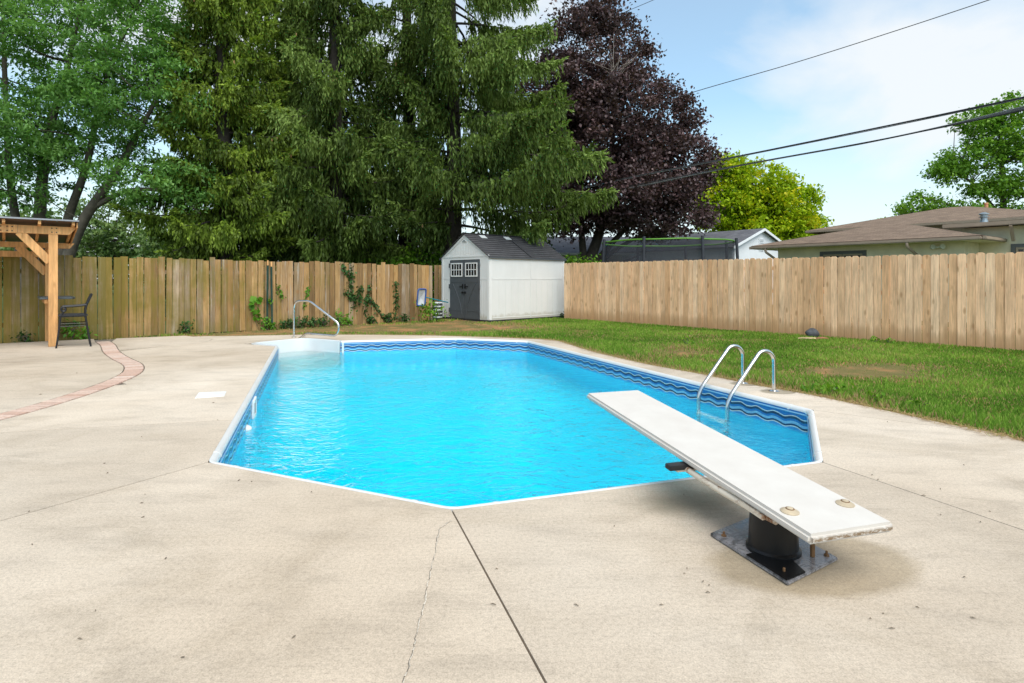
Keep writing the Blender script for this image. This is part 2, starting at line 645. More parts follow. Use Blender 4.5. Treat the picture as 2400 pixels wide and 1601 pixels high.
def liner_mat():
    m = Mat('printed vinyl pool liner')
    uv = m.node('ShaderNodeTexCoord').outputs['UV']
    sp = m.node('ShaderNodeSeparateXYZ')
    m.L.new(uv, sp.inputs['Vector'])
    u, v = sp.outputs['X'], sp.outputs['Y']
    wav = m.math('MULTIPLY', m.math('SINE', m.math('MULTIPLY', u, 2 * math.pi / .25)), .0115)
    wav2 = m.math('MULTIPLY', m.math('SINE', m.math('MULTIPLY', u, 2 * math.pi / .11)), .0012)
    d = m.math('SUBTRACT', m.math('ADD', wav, wav2), v)          # depth below the deck, wavy
    blue, light, navy, white = (.025, .18, .45), (.22, .49, .67), (.018, .055, .12), (.68, .70, .64)
    s = 2.0
    band = m.ramp(m.math('MULTIPLY', d, s), [(0, blue), (.098 * s, white), (.108 * s, navy), (.134 * s, blue), (.158 * s, light), (.184 * s, navy), (.204 * s, white), (.214 * s, (.05, .30, .60)), (.9, (.05, .30, .60))], 'CONSTANT')
    # small mosaic tile print
    ck = m.node('ShaderNodeTexBrick')
    ck.offset = 0
    ck.inputs['Scale'].default_value = 1
    ck.inputs['Brick Width'].default_value = .021
    ck.inputs['Row Height'].default_value = .021
    ck.inputs['Mortar Size'].default_value = .0016
    ck.inputs['Color1'].default_value = (1, 1, 1, 1)
    ck.inputs['Color2'].default_value = (.72, .8, .9, 1)
    ck.inputs['Mortar'].default_value = (.45, .5, .6, 1)
    m.L.new(uv, ck.inputs['Vector'])
    col = m.mix(.7, band, ck.outputs['Color'], 'MULTIPLY')
    # below the border: pebble print
    vo = m.node('ShaderNodeTexVoronoi')
    vo.inputs['Scale'].default_value = 30
    m.L.new(m.coord('Object'), vo.inputs['Vector'])
    peb = m.ramp(vo.outputs['Distance'], [(.2, (.21, .82, .94)), (.55, (.13, .75, .91))])
    deep = m.ramp(m.math('MULTIPLY', v, -s), [(.225 * s, 0.0), (.27 * s, 1.0)])
    col = m.mix(deep, col, peb)
    return m.fin(col, .32, 0, None, .4)

def floor_liner_mat():
    m = Mat('blue vinyl pool floor')
    p = m.coord('Object')
    vo = m.node('ShaderNodeTexVoronoi')
    vo.inputs['Scale'].default_value = 22
    m.L.new(p, vo.inputs['Vector'])
    col = m.ramp(vo.outputs['Distance'], [(.15, (.21, .86, .96)), (.6, (.13, .79, .94))])
    return m.fin(col, .4, 0, None, .3)

def water_mat():
    m = Mat('pool water')
    m.N.remove(m.b)
    p = m.coord('World')
    warp = m.node('ShaderNodeTexNoise')
    warp.inputs['Scale'].default_value = .9
    warp.inputs['Detail'].default_value = 2
    m.L.new(p, warp.inputs['Vector'])
    wv = m.node('ShaderNodeVectorMath', operation='SCALE')
    wv.inputs['Scale'].default_value = .9
    m.L.new(warp.outputs['Color'], wv.inputs[0])
    def warped(scale, rot):
        mp = m.node('ShaderNodeMapping')
        mp.inputs['Scale'].default_value = scale
        mp.inputs['Rotation'].default_value = (0, 0, R(rot))
        mp.inputs['Location'].default_value = (rot * .37, rot * .11, .31)
        m.L.new(m.vadd(p, wv.outputs['Vector']), mp.inputs['Vector'])
        return mp.outputs['Vector']
    na = m.noise(warped((1, 1.35, 1), -37), 1.9, 2, .5, .3)
    nb = m.noise(warped((1.2, 1.0, 1), 23), 3.1, 2, .5, .3)
    n1 = m.math('ADD', m.math('MULTIPLY', na, .55), m.math('MULTIPLY', nb, .45))
    n2 = m.noise(warped((1.0, 1.6, 1), 12), 6.5, 2, .5, .8)
    n3 = m.noise(m.coord('World', (1.0, 1.6, 1), (0, 0, R(-8))), 17, 1, .5, .8)
    h = m.math('ADD', m.math('ADD', m.math('MULTIPLY', n1, 1.0), m.math('MULTIPLY', n2, .62)), m.math('MULTIPLY', n3, .13))
    nm = m.bump(h, .85, .06)
    rf = m.node('ShaderNodeBsdfRefraction')
    rf.inputs['IOR'].default_value = 1.09
    rf.inputs['Roughness'].default_value = 0
    m.put(rf.inputs['Color'], (1, 1, 1))
    gl = m.node('ShaderNodeBsdfGlossy')
    gl.inputs['Roughness'].default_value = .05
    m.put(gl.inputs['Color'], (1, 1, 1))
    fr = m.node('ShaderNodeFresnel')
    fr.inputs['IOR'].default_value = 1.33
    for n in (rf, gl, fr):
        m.L.new(nm, n.inputs['Normal'])
    mx = m.node('ShaderNodeMixShader')
    m.L.new(fr.outputs[0], mx.inputs['Fac'])
    m.L.new(rf.outputs[0], mx.inputs[1])
    m.L.new(gl.outputs[0], mx.inputs[2])
    m.L.new(mx.outputs[0], m.out.inputs['Surface'])
    va = m.node('ShaderNodeVolumeAbsorption')
    m.put(va.inputs['Color'], (.0, .975, .99))
    va.inputs['Density'].default_value = 1.0
    m.L.new(va.outputs[0], m.out.inputs['Volume'])
    return m.m

def net_mat(name, color, dens):
    m = Mat(name)
    m.N.remove(m.b)
    d = m.node('ShaderNodeBsdfDiffuse')
    m.put(d.inputs['Color'], color)
    t = m.node('ShaderNodeBsdfTransparent')
    x = m.node('ShaderNodeMixShader')
    n = m.noise(m.coord('Object'), 3, 3)
    m.put(x.inputs['Fac'], m.math('ADD', dens - .08, m.math('MULTIPLY', n, .16)))
    m.L.new(t.outputs[0], x.inputs[1])
    m.L.new(d.outputs[0], x.inputs[2])
    m.L.new(x.outputs[0], m.out.inputs['Surface'])
    return m.m

def board_top_mat():
    m = Mat('white gritty board')
    c = m.coord('Object')
    n = m.noise(c, 5, 5, .6)
    f = m.noise(c, 180, 2, .6)
    col = m.ramp(n, [(.3, (.565, .52, .47)), (.7, (.62, .58, .53))])
    sp = m.node('ShaderNodeSeparateXYZ')
    m.L.new(m.node('ShaderNodeTexCoord').outputs['Object'], sp.inputs['Vector'])
    # flaking rust-brown grime on the butt end face (object y runs along the board)
    near = m.ramp(m.math('ADD', sp.outputs['Y'], .02), [(.026, 1.0), (.032, 0.0)])
    low = m.ramp(m.math('MULTIPLY', sp.outputs['Z'], -10.0), [(.10, 0.0), (.22, 1.0)])
    ch = m.ramp(m.noise(m.coord('Object', (1, 1, 2.2)), 34, 5, .75), [(.40, 0.0), (.52, 1.0)])
    f2 = m.math('MULTIPLY', m.math('MULTIPLY', near, ch), low)
    col = m.mix(f2, col, (.22, .15, .09))
    return m.fin(col, .62, 0, m.bump(f, .12, .002), .2)

def tube_rust_mat():
    m = Mat('rust streaked white paint')
    c = m.coord('Object')
    n = m.ramp(m.noise(c, 9, 6, .7, .6), [(.5, 0.0), (.62, 1.0)])
    col = m.mix(n, (.66, .58, .47), m.ramp(m.noise(c, 30, 4), [(.35, (.30, .12, .03)), (.65, (.14, .045, .015))]))
    return m.fin(col, .6, 0, None, .3)

M = {}
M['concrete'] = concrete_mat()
M['soil'] = lawn_soil_mat()
M['ground'] = ground_mat()
M['joint'] = simple('joint dirt', (.17, .145, .115), .95, 0, .3, 20)
M['crackfill'] = simple('crack filler', (.56, .49, .40), .8, 0, .25, 30)
M['liner'] = liner_mat()
M['floor'] = floor_liner_mat()
M['water'] = water_mat()
M['coping'] = simple('white coping', (.66, .655, .64), .35, 0, .04, 3)
M['lip'] = simple('pale blue liner lip', (.25, .45, .62), .35, 0, .1, 3)
M['steps'] = simple('white moulded steps', (.60, .615, .62), .3, 0, .03, 2)
M['steel'] = simple('polished stainless steel', (.66, .65, .63), .16, 1.0, .06, 8)
M['whiteplastic'] = simple('white plastic', (.78, .78, .76), .4, 0, .05, 5)
M['greyplastic'] = simple('pale grey plastic', (.5, .52, .52), .4, 0, .1, 8)
M['board'] = board_top_mat()
M['rusttube'] = tube_rust_mat()
M['black'] = simple('wet black paint', (.006, .006, .0065), .38, 0, .4, 9, .1, .3)
M['rubber'] = simple('black rubber', (.02, .02, .021), .6, 0, .3, 10)
M['washer'] = simple('tan washer', (.44, .35, .235), .45, 0, .2, 14)
M['rustbolt'] = simple('rusty bolt', (.16, .08, .03), .7, 0, .4, 20)
mp_ = Mat('wet grey plate')
_n = mp_.noise(mp_.coord('Object'), 16, 5, .65, 1.2)
M['plate'] = mp_.fin(mp_.ramp(_n, [(.33, (.05, .048, .048)), (.5, (.20, .19, .195)), (.62, (.26, .25, .26)), (.75, (.10, .05, .03))]), mp_.ramp(_n, [(.35, .12), (.65, .4)]), 0, mp_.bump(_n, .3, .006), .5)
M['oldwood'] = wood_mat('old fence timber', [(0, (.38, .215, .085)), (.14, (.20, .12, .05)), (.28, (.48, .29, .125)), (.42, (.29, .185, .08)), (.56, (.45, .255, .095)), (.7, (.30, .22, .14)), (.84, (.25, .155, .06)), (1, (.47, .36, .25))], moss=(.17, .135, .018), grey=(.50, .43, .37))
M['newwood'] = wood_mat('new cedar timber', [(0, (.82, .50, .27)), (.2, (.94, .62, .375)), (.4, (.74, .43, .22)), (.6, (.96, .665, .42)), (.8, (.80, .49, .265)), (1, (.90, .58, .34))], base=(.46, .255, .12))
M['cedar'] = wood_mat('stained cedar beam', [(0, (.68, .36, .145)), (.5, (.74, .41, .17)), (1, (.62, .32, .125))], grain=(16, 16, 1.2))
M['metalroof'] = simple('bronze metal roof', (.10, .065, .05), .45, .3, .1, 3)
M['roofedge'] = simple('grey roof edge', (.32, .33, .36), .4, .4, .1, 3)
M['blackmetal'] = simple('black cast metal', (.014, .014, .016), .4, .2, .3, 10)
M['sling'] = simple('black woven sling', (.022, .022, .025), .7, 0, .3, 40, .3)
M['tabletop'] = simple('dark slate table top', (.075, .09, .10), .4, 0, .15, 8)
def brick_mat():
    m = Mat('weathered red brick')
    r = m.random()
    c = m.coord('World')
    col = m.ramp(r, [(0, (.54, .37, .29)), (.3, (.61, .455, .37)), (.55, (.49, .315, .24)), (.8, (.63, .50, .42)), (1, (.56, .41, .33))])
    n = m.noise(c, 30, 5, .7)
    col = m.mix(.6, col, m.ramp(n, [(.3, .65), (.7, 1.25)]), 'MULTIPLY')
    return m.fin(col, .88, 0, m.bump(n, .3, .004), .25)
M['brick'] = brick_mat()
def shed_wall_mat():
    m = Mat('white resin shed panel')
    c = m.coord('Object')
    g = m.noise(m.coord('Object', (30, 30, 1.0)), 2.0, 4, .6)
    n = m.noise(c, 2, 4)
    col = m.ramp(n, [(.3, (.69, .68, .655)), (.7, (.735, .725, .70))])
    col = m.mix(.2, col, m.ramp(g, [(.3, .85), (.7, 1.1)]), 'MULTIPLY')
    sz = m.node('ShaderNodeSeparateXYZ')
    m.L.new(m.coord('World'), sz.inputs['Vector'])
    d = m.ramp(m.math('ADD', sz.outputs['Z'], m.math('MULTIPLY', m.noise(c, 6, 4), -.25)), [(.0, .5), (.1, 0.0)])
    col = m.mix(d, col, (.36, .31, .22))
    return m.fin(col, .5, 0, m.bump(g, .3, .006), .35)
M['shedwall'] = shed_wall_mat()
M['shedtrim'] = simple('white resin trim', (.735, .725, .70), .45, 0, .03, 3)
M['sheddoor'] = simple('charcoal resin door', (.075, .082, .09), .5, 0, .1, 6, .25)
M['darkglass'] = simple('dark glass', (.016, .018, .02), .08, 0, .3, 4)
M['shedroof'] = shingle_mat('grey resin shingles', (.083, .080, .083), (.062, .06, .064), (3.6, 7.6))
M['skylight'] = simple('milky skylight', (.60, .62, .62), .3, 0, .05, 4)
M['brownroof'] = shingle_mat('brown asphalt shingles', (.245, .175, .125), (.175, .122, .088), (3.3, 7.0))
M['greyroof'] = shingle_mat('grey asphalt shingles', (.155, .155, .17), (.11, .11, .125), (3.3, 7.0))
M['stucco'] = simple('cream stucco', (.74, .67, .48), .9, 0, .1, 3, .3)
M['fascia'] = simple('tan gutter', (.34, .26, .19), .45, 0, .1, 3)
M['windowtrim'] = simple('dark grey window trim', (.10, .105, .10), .5, 0, .1, 4)
M['sash'] = simple('tan window sash', (.30, .24, .16), .5, 0, .1, 4)
M['whitewall'] = simple('white painted siding', (.76, .77, .78), .6, 0, .05, 1.5)
M['creamwall'] = simple('pale cream siding', (.66, .62, .54), .7, 0, .08, 1.5)
M['vent'] = simple('galvanised pipe', (.30, .34, .36), .35, .6, .12, 6)
M['orangepipe'] = simple('orange clay flue', (.52, .24, .12), .8, 0, .25, 6)
M['flood'] = simple('floodlight glass', (.60, .62, .55), .2, 0, .1, 5)
M['cable'] = simple('black cable', (.035, .035, .037), .6, 0, .2, 3)
M['cablegrey'] = simple('grey cable', (.20, .20, .20), .6, 0, .2, 3)
M['trampnet'] = net_mat('black trampoline netting', (.05, .052, .06), .56)
M['tramppole'] = simple('padded black pole', (.022, .025, .032), .55, 0, .3, 6)
M['lime'] = simple('lime green trim', (.10, .27, .02), .5, 0, .1, 5)
M['stake'] = simple('green painted steel stake', (.012, .05, .035), .5, .1, .2, 8)
M['netframe'] = simple('blue plastic frame', (.02, .07, .25), .4, 0, .15, 8)
M['netmesh'] = net_mat('white skimmer mesh', (.50, .53, .55), .86)
M['teal'] = simple('teal aluminium pole', (.015, .27, .36), .35, .2, .1, 8)
M['hose'] = simple('white ribbed hose', (.62, .65, .66), .4, 0, .1, 10)
M['hosering'] = simple('dark hose rib', (.03, .035, .04), .5, 0, .1, 10)
M['stone'] = simple('dark boulder', (.065, .068, .075), .8, 0, .35, 12, .4)
M['tanstone'] = simple('tan flagstone', (.42, .31, .17), .85, 0, .25, 10, .4)
M['redbrickbit'] = simple('old red brick', (.28, .12, .06), .85, 0, .25, 10, .4)
M['litter'] = simple('dry twig', (.19, .15, .105), .9, 0, .5, 20)
M['bark'] = simple('dark rough bark', (.045, .036, .028), .95, 0, .4, 5, .6)
M['barkgrey'] = simple('grey brown bark', (.095, .08, .062), .95, 0, .35, 5, .6)
M['barkbright'] = simple('brown bark', (.08, .055, .038), .95, 0, .35, 5, .6)
M['twigdead'] = simple('bare grey twig', (.25, .21, .18), .9, 0, .3, 5)
M['spruce'] = leaf_mat('blue green spruce needles', (.05, .082, .016), (.142, .212, .04), (.35, .48, .13), .26, .008)
M['spruce_olive'] = leaf_mat('olive spruce needles', (.065, .10, .014), (.17, .25, .03), (.38, .50, .07), .27, .01)
M['cone'] = simple('tan spruce cone', (.34, .20, .085), .8, 0, .25, 20)
M['locust'] = leaf_mat('feathery green leaves', (.08, .19, .045), (.18, .36, .09), (.32, .52, .17), .42, .01)
M['maple'] = leaf_mat('dark purple leaves', (.042, .025, .031), (.10, .056, .063), (.20, .115, .118), .2, .025)
M['lime_leaf'] = leaf_mat('yellow green leaves', (.20, .36, .012), (.40, .53, .015), (.74, .62, .02), .36, .01)
M['green_leaf'] = leaf_mat('mid green leaves', (.08, .20, .02), (.17, .34, .035), (.32, .48, .06), .36, .015)
M['pale_leaf'] = leaf_mat('hazy green leaves', (.08, .15, .05), (.15, .24, .07), (.25, .33, .09), .3, .03)
M['dark_leaf'] = leaf_mat('dark shrub leaves', (.012, .03, .010), (.025, .06, .016), (.05, .11, .03), .2, .01)
M['bright_leaf'] = leaf_mat('bright shrub leaves', (.06, .17, .012), (.14, .30, .02), (.30, .46, .04), .35, .012)
M['ivy'] = leaf_mat('dark ivy leaves', (.022, .065, .02), (.045, .115, .03), (.10, .21, .05), .25, .012)
M['vine'] = leaf_mat('bright vine leaves', (.06, .19, .02), (.13, .32, .03), (.26, .46, .06), .35, .012)
def grass_mat():
    m = Mat('grass blades')
    t = m.attr('tint')
    col = m.ramp(t, [(0, (.09, .19, .025)), (.3, (.165, .31, .04)), (.6, (.27, .43, .065)), (.72, (.36, .43, .10)), (.8, (.36, .25, .11)), (1, (.50, .34, .18))])
    m.N.remove(m.b)
    d = m.node('ShaderNodeBsdfDiffuse')
    tr = m.node('ShaderNodeBsdfTranslucent')
    m.put(d.inputs['Color'], col)
    m.put(tr.inputs['Color'], col)
    x = m.node('ShaderNodeMixShader')
    x.inputs['Fac'].default_value = .35
    m.L.new(d.outputs[0], x.inputs[1])
    m.L.new(tr.outputs[0], x.inputs[2])
    m.L.new(x.outputs[0], m.out.inputs['Surface'])
    return m.m
M['grass'] = grass_mat()

# ---------------------------------------------------------------- plan of the yard
PU = Vector((math.sin(R(-19.3)), math.cos(R(-19.3)), 0))     # along the pool, away from the camera
PV = Vector((PU.y, -PU.x, 0))                                # across the pool, to the right
A, B_, C_, D_ = (-2.15, 4.20), (-.34, 3.34), (2.20, 4.20), (2.98, 5.87)
E_, FP, G_ = (.36, 12.39), (-1.22, 12.98), (-3.56, 12.39)
S2, S1, L_ = (-4.52, 12.96), (-5.34, 11.82), (-4.53, 11.37)
POOL = [A, B_, C_, D_, E_, FP, G_, S2, S1, L_]
WATER_Z = -.245
FL0, FLD = Vector((-10.37, 12.02, 0)), Vector((.762, .648, 0)).normalized()     # left fence
FR0, FRD = Vector((1.79, 19.61, 0)), Vector((.654, -.757, 0)).normalized()      # right fence
FLN = Vector((FLD.y, -FLD.x, 0))        # towards the yard
FRN = Vector((-.757, -.654, 0))

# ---- ground: one sheet to the horizon with a hole for the pool
def rounded(poly, d):
    return inset(poly, -d)
g = MB()
outer = [(-900, -300), (900, -300), (900, 1500), (-900, 1500)]
hole = rounded(POOL, .03)
loops = [[Vector((*p, 0)) for p in outer], [Vector((*p, 0)) for p in hole]]
tr = tessellate_polygon(loops)
allp = [p for l in loops for p in l]
g.add([(p.x, p.y, -.05) for p in allp], [tuple(t) for t in tr])
tag(g.build('ground', M['ground']), kind='structure')

# ---- lawn
lawn_in = [(1.02, 12.25), (1.3, 11.1), (1.54, 10.28), (2.03, 9.07), (2.62, 8.04), (2.99, 7.30), (3.35, 6.68), (3.63, 6.05), (3.86, 5.45), (4.07, 4.86), (4.35, 4.0), (4.7, 2.4), (5.2, -1.5)]
far_edge = [(-9.0, 12.85), (-7.42, 13.56), (-6.93, 13.42), (-6.09, 13.52), (-4.82, 13.80), (-3.2, 13.78), (-1.75, 13.58), (-.3, 13.15), (.65, 12.72)]
lawn = far_edge + lawn_in + [(14, -1.5), (14, 5.4), tuple((FR0 + FRD * 12)[:2]), tuple((FR0 + FRD * 0)[:2]), (.5, 21.2), (-2.3, 20.3), tuple((FL0 + FLD * 10.4)[:2])]
g = MB()
g.prism(lawn, -.2, -.028)
lawn_o = tag(g.build('lawn', M['soil']), kind='structure')

# ---- pool deck: slabs divided by joints
def ln(p, q, t):
    return (p[0] + (q[0] - p[0]) * t, p[1] + (q[1] - p[1]) * t)
A2, B2, C2 = (-5.87, -2.16), (1.62, -2.9), (4.86, -2.6)
D2 = (4.10, 4.93)
LJ = ln(D_, E_, .172)
LJ2 = (2.97, 7.26)
J5 = ln(A, L_, .176)
J6 = ln(A, L_, .478)
bi = [gp(p[0] / 3.267, 760 + p[1] / 3.267)[:2] for p in [(720, 145), (800, 210), (890, 270), (945, 330), (945, 375), (880, 410), (780, 455), (600, 520), (380, 590), (150, 650), (0, 690)]]
bo = [gp(p[0] / 3.267, 760 + p[1] / 3.267)[:2] for p in [(820, 140), (930, 215), (1020, 270), (1085, 310), (1098, 350), (1070, 390), (960, 440), (800, 500), (660, 548), (440, 615), (200, 680), (0, 735)]]
mid = [(-8.45, 12.25), (-7.9, 11.6), (-7.12, 10.55), (-6.42, 9.72), (-5.74, 8.98), (-5.32, 8.33), (-5.10, 7.78), (-4.96, 7.2), (-4.86, 6.6), (-4.81, 6.0), (-4.82, 5.4), (-4.9, 4.6), (-5.08, 3.5), (-5.4, 2.2), (-5.9, .6), (-6.5, -.9)]
bp = smooth_path([(*p, 0) for p in mid], 6)
def side(path, d):
    out = []
    for i, p in enumerate(path):
        t = (path[min(i + 1, len(path) - 1)] - path[max(i - 1, 0)]).normalized()
        out.append((p.x + t.y * -d, p.y + t.x * d))
    return out
BW = .115
brick_r = side(bp, BW + .012)          # pool side (path runs towards the camera)
brick_l = side(bp, -BW - .012)
def cut(path, y0, y1):
    return [p for p in path if y1 <= p[1] <= y0]
jr6, jr5, jr1 = (-4.74, 7.30), (-4.66, 4.92), None
slabs = []
slabs.append([A, B_, B2, A2])
slabs.append([B_, C_, C2, B2])
slabs.append([C_, D_, D2, (4.07, 4.80), (4.35, 3.95), (4.7, 2.4), (5.2, -2.6), C2])
slabs.append([D_, LJ, LJ2, (3.35, 6.64), (3.63, 6.0), (3.86, 5.40), D2])
slabs.append([LJ, E_, (.9, 12.55), (1.02, 12.2), (1.3, 11.05), (1.54, 10.25), (2.03, 9.04), (2.62, 8.01), LJ2])
slabs.append([E_, FP, G_, S2, (-4.80, 13.76), (-3.2, 13.74), (-1.75, 13.54), (-.3, 13.12), (.62, 12.70), (.9, 12.55)])
right_far = cut(brick_r, 10.72, 7.34)
slabs.append([S2, (-4.80, 13.76), (-6.09, 13.48), (-6.93, 13.38), (-7.15, 13.3), (-6.75, 13.1), (-6.45, 12.8), (-6.32, 12.4), (-6.28, 11.95), (-6.6, 11.5)] + right_far + [jr6, J6, L_, S1])
slabs.append([(-7.15, 13.3), (-7.45, 13.5), (-8.6, 12.9)] + cut(brick_r, 12.2, 10.74) + [(-6.6, 11.5), (-6.28, 11.95), (-6.32, 12.4), (-6.45, 12.8), (-6.75, 13.1)])
slabs.append([J6, jr6] + cut(brick_r, 7.26, 4.96) + [jr5, J5])
slabs.append([J5, jr5] + cut(brick_r, 4.88, -1.0) + [A2, A])
pat = cut(brick_l, 12.4, -1.0)
pj = next(i for i, p in enumerate(pat) if p[1] < 9.62)
slabs.append(pat[:pj + 1] + [(-12.6, 8.0), (-13.4, 9.4), (-10.25, 11.9), (-9.0, 12.78)])
slabs.append(pat[pj:] + [(-14, -1), (-14, 7.6), (-12.6, 8.0)])
deck = thing('pool_deck', (0, 0, 0), None, None)
deck['kind'] = 'structure'
for i, s in enumerate(slabs):
    q = inset(s, (.0052, .004, .004, .0035, .0035, .003, .0045, .004, .0045, .0045, .004, .004)[i])
    g = MB()
    g.prism(q, -.09, 0.0)
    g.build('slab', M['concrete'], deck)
g = MB()
under = [(-14, -3), (5.0, -3), (4.6, 2.4), (4.0, 4.7), (3.6, 5.9), (2.9, 7.2), (2.5, 8.0), (1.0, 12.1), (.6, 12.6), (-1.7, 13.5), (-4.8, 13.7), (-8.6, 12.9), (-10.3, 11.8), (-14, 9.1)]
loops = [[Vector((*p, 0)) for p in under], [Vector((*p, 0)) for p in rounded(POOL, .02)]]
allp = [p for l in loops for p in l]
g.add([(p.x, p.y, -.016) for p in allp], [tuple(t) for t in tessellate_polygon(loops)])
g.build('joint_bed', M['joint'], deck)
# crack with pale filler running from the near pool corner
cr = [gp(x * 1.0208, y * 1.0208) for x, y in ((1037, 1196), (1012, 1212), (1003, 1240), (998, 1275), (986, 1320), (977, 1372), (962, 1432), (951, 1480), (938, 1530), (921, 1580))]
cr = [(p.x, p.y, 0) for p in cr]
cp = smooth_path(cr, 7)
gl_, gd_ = MB(), MB()
rc = random.Random(5)
cp = [p + Vector((rc.uniform(-.0035, .0035), rc.uniform(-.003, .003), 0)) for p in cp]
for i in range(len(cp) - 1):
    a, b = cp[i], cp[i + 1]
    d = (b - a).normalized()
    s = Vector((-d.y, d.x, 0))
    w0 = rc.uniform(.0008, .002)
    gd_.add([a - s * w0 + Vector((0, 0, .0012)), b - s * w0 + Vector((0, 0, .0012)), b + s * w0 + Vector((0, 0, .0012)), a + s * w0 + Vector((0, 0, .0012))], [(0, 1, 2, 3)])
    if rc.random() < .85:
        w1 = rc.uniform(.001, .0034)
        o = s * rc.uniform(.001, .004)
        gl_.add([a + o - s * w1 * .5 + Vector((0, 0, .003)), b + o - s * w1 + Vector((0, 0, .003)), b + o + s * w1 + Vector((0, 0, .003)), a + o + s * w1 * .4 + Vector((0, 0, .003))], [(0, 1, 2, 3)])
tag(gd_.build('crack', M['joint'], deck), kind='stuff')
tag(gl_.build('crack_filler', M['crackfill'], deck), kind='stuff')

# ---- brick band across the patio: every brick a piece
path_o = thing('brick_path', (0, 0, 0), None, None)
path_o['kind'] = 'structure'
g = MB()
g.add([(p[0], p[1], -.012) for p in brick_l] + [(p[0], p[1], -.012) for p in brick_r], [(i, i + 1, len(brick_l) + i + 1, len(brick_l) + i) for i in range(len(brick_l) - 1)])
g.build('mortar_bed', M['joint'], path_o)
g = MB()
g.box((0, 0, -.03), (.0985, BW * 2, .066))
bk = g.build('brick', M['brick'], path_o, bevel=.004)
ds = [0]
for i in range(len(bp) - 1):
    ds.append(ds[-1] + (bp[i + 1] - bp[i]).length)
first = True
k = 0
s = .06
while s < ds[-1] - .06:
    while ds[k + 1] < s:
        k += 1
    t = (s - ds[k]) / (ds[k + 1] - ds[k])
    p = bp[k].lerp(bp[k + 1], t)
    d = (bp[k + 1] - bp[k])
    if p.y > -.3:
        b = bk if first else dup(bk, path_o)
        first = False
        b.location = (p.x, p.y, rnd.uniform(-.001, .004))
        b.rotation_euler = (R(rnd.uniform(-1, 1)), R(rnd.uniform(-1, 1)), math.atan2(d.y, d.x) + R(rnd.uniform(-1.6, 1.6)))
    s += .1125

# ---------------------------------------------------------------- swimming pool
pool = thing('swimming_pool', (.3, 8.0, 0), 'in-ground swimming pool with white coping and wave patterned blue liner', 'swimming pool')
inner = inset(POOL, .052)
wall_names = [0, 1, 2, 3, 4, 5, 9]           # sides with printed liner
run = 0.0
for i in wall_names:
    p, q = inner[i], inner[(i + 1) % 10]
    L = math.dist(p, q)
    me = bpy.data.meshes.new('liner_wall')
    off = pool.location
    me.from_pydata([(p[0] - off.x, p[1] - off.y, -.035), (q[0] - off.x, q[1] - off.y, -.035), (q[0] - off.x, q[1] - off.y, -2.5), (p[0] - off.x, p[1] - off.y, -2.5)], [], [(0, 1, 2, 3)])
    uvl = me.uv_layers.new(name='UVMap')
    for li, (uu, vv) in enumerate(((run, -.035), (run + L, -.035), (run + L, -2.5), (run, -2.5))):
        uvl.data[li].uv = (uu, vv)
    run += L
    me.materials.append(M['liner'])
    o = bpy.data.objects.new('liner_wall', me)
    COL.objects.link(o)
    o.parent = pool

def sweep(path, profile, closed=False):
    """profile [(inset, z)] swept along a run of pool-edge points (2-D); path inner side = left of travel"""
    g = MB()
    n, m = len(path), len(profile)
    P = [Vector((p[0], p[1])) for p in path]
    vs = []
    for i in range(n):
        d0 = (P[i] - P[i - 1]).normalized() if i > 0 else None
        d1 = (P[i + 1] - P[i]).normalized() if i < n - 1 else None
        d0 = d0 or d1
        d1 = d1 or d0
        n0, n1 = Vector((-d0.y, d0.x)), Vector((-d1.y, d1.x))
        mm = (n0 + n1).normalized()
        k = 1 / max(.4, mm.dot(n0))
        for o, z in profile:
            q = P[i] + mm * o * k
            vs.append((q.x, q.y, z))
    fs = []
    for i in range(n - 1):
        for j in range(m):
            j2 = (j + 1) % m
            fs.append((i * m + j, i * m + j2, (i + 1) * m + j2, (i + 1) * m + j))
    fs.append(tuple(range(m)))
    fs.append(tuple((n - 1) * m + j for j in range(m))[::-1])
    g.add(vs, fs)
    return g
prof = [(-.003, -.03), (-.003, .001), (.003, .004), (.018, .005), (.032, -.002), (.044, -.014), (.050, -.028), (.050, -.042), (.043, -.050)]
collar = [(o * 1.03 - .001, z + (.0035 if z > -.03 else 0)) for o, z in prof]
collar = [(o + (.003 if o > .05 else -.001), z) for o, z in collar]
def corner_round(a, p, b, leg, r, n=5):
    a, p, b = Vector(a), Vector(p), Vector(b)
    s, e = p + (a - p).normalized() * leg, p + (b - p).normalized() * leg
    s2, e2 = p + (a - p).normalized() * r, p + (b - p).normalized() * r
    out = [s]
    for k in range(n + 1):
        t = k / n
        out.append(s2 * (1 - t) ** 2 + p * 2 * t * (1 - t) + e2 * t * t)
    out.append(e)
    return [tuple(q) for q in out]
LEG = .27
for i in (0, 1, 2, 3, 4, 5):
    pth = corner_round(POOL[i - 1], POOL[i], POOL[i + 1], LEG, .07)
    g = sweep(pth, prof)
    for end in (0, -1):
        c0 = Vector(pth[end])
        c1 = Vector(pth[1 if end == 0 else -2])
        dd = (c1 - c0).normalized() * .022
        seg = [tuple(c0 - dd * .2), tuple(c0 + dd)] if end == 0 else [tuple(c0 + dd), tuple(c0 - dd * .2)]
        h2 = sweep(seg, collar)
        g.add(h2.v, h2.f)
    g.build('coping', M['coping'], pool, smooth=True)
for i in wall_names:
    p, q = Vector(POOL[i]), Vector(POOL[(i + 1) % 10])
    d = (q - p).normalized()
    a0 = 0 if i == 9 else LEG + .002
    a1 = 0 if i == 5 else LEG + .002
    p, q = p + d * a0, q - d * a1
    n = max(1, round((q - p).length / 2.4))
    for k in range(n):
        a, b = p.lerp(q, k / n), p.lerp(q, (k + 1) / n)
        sweep([tuple(a), tuple(b - d * (.002 if k < n - 1 else 0))], prof).build('coping', M['coping'], pool, smooth=True)
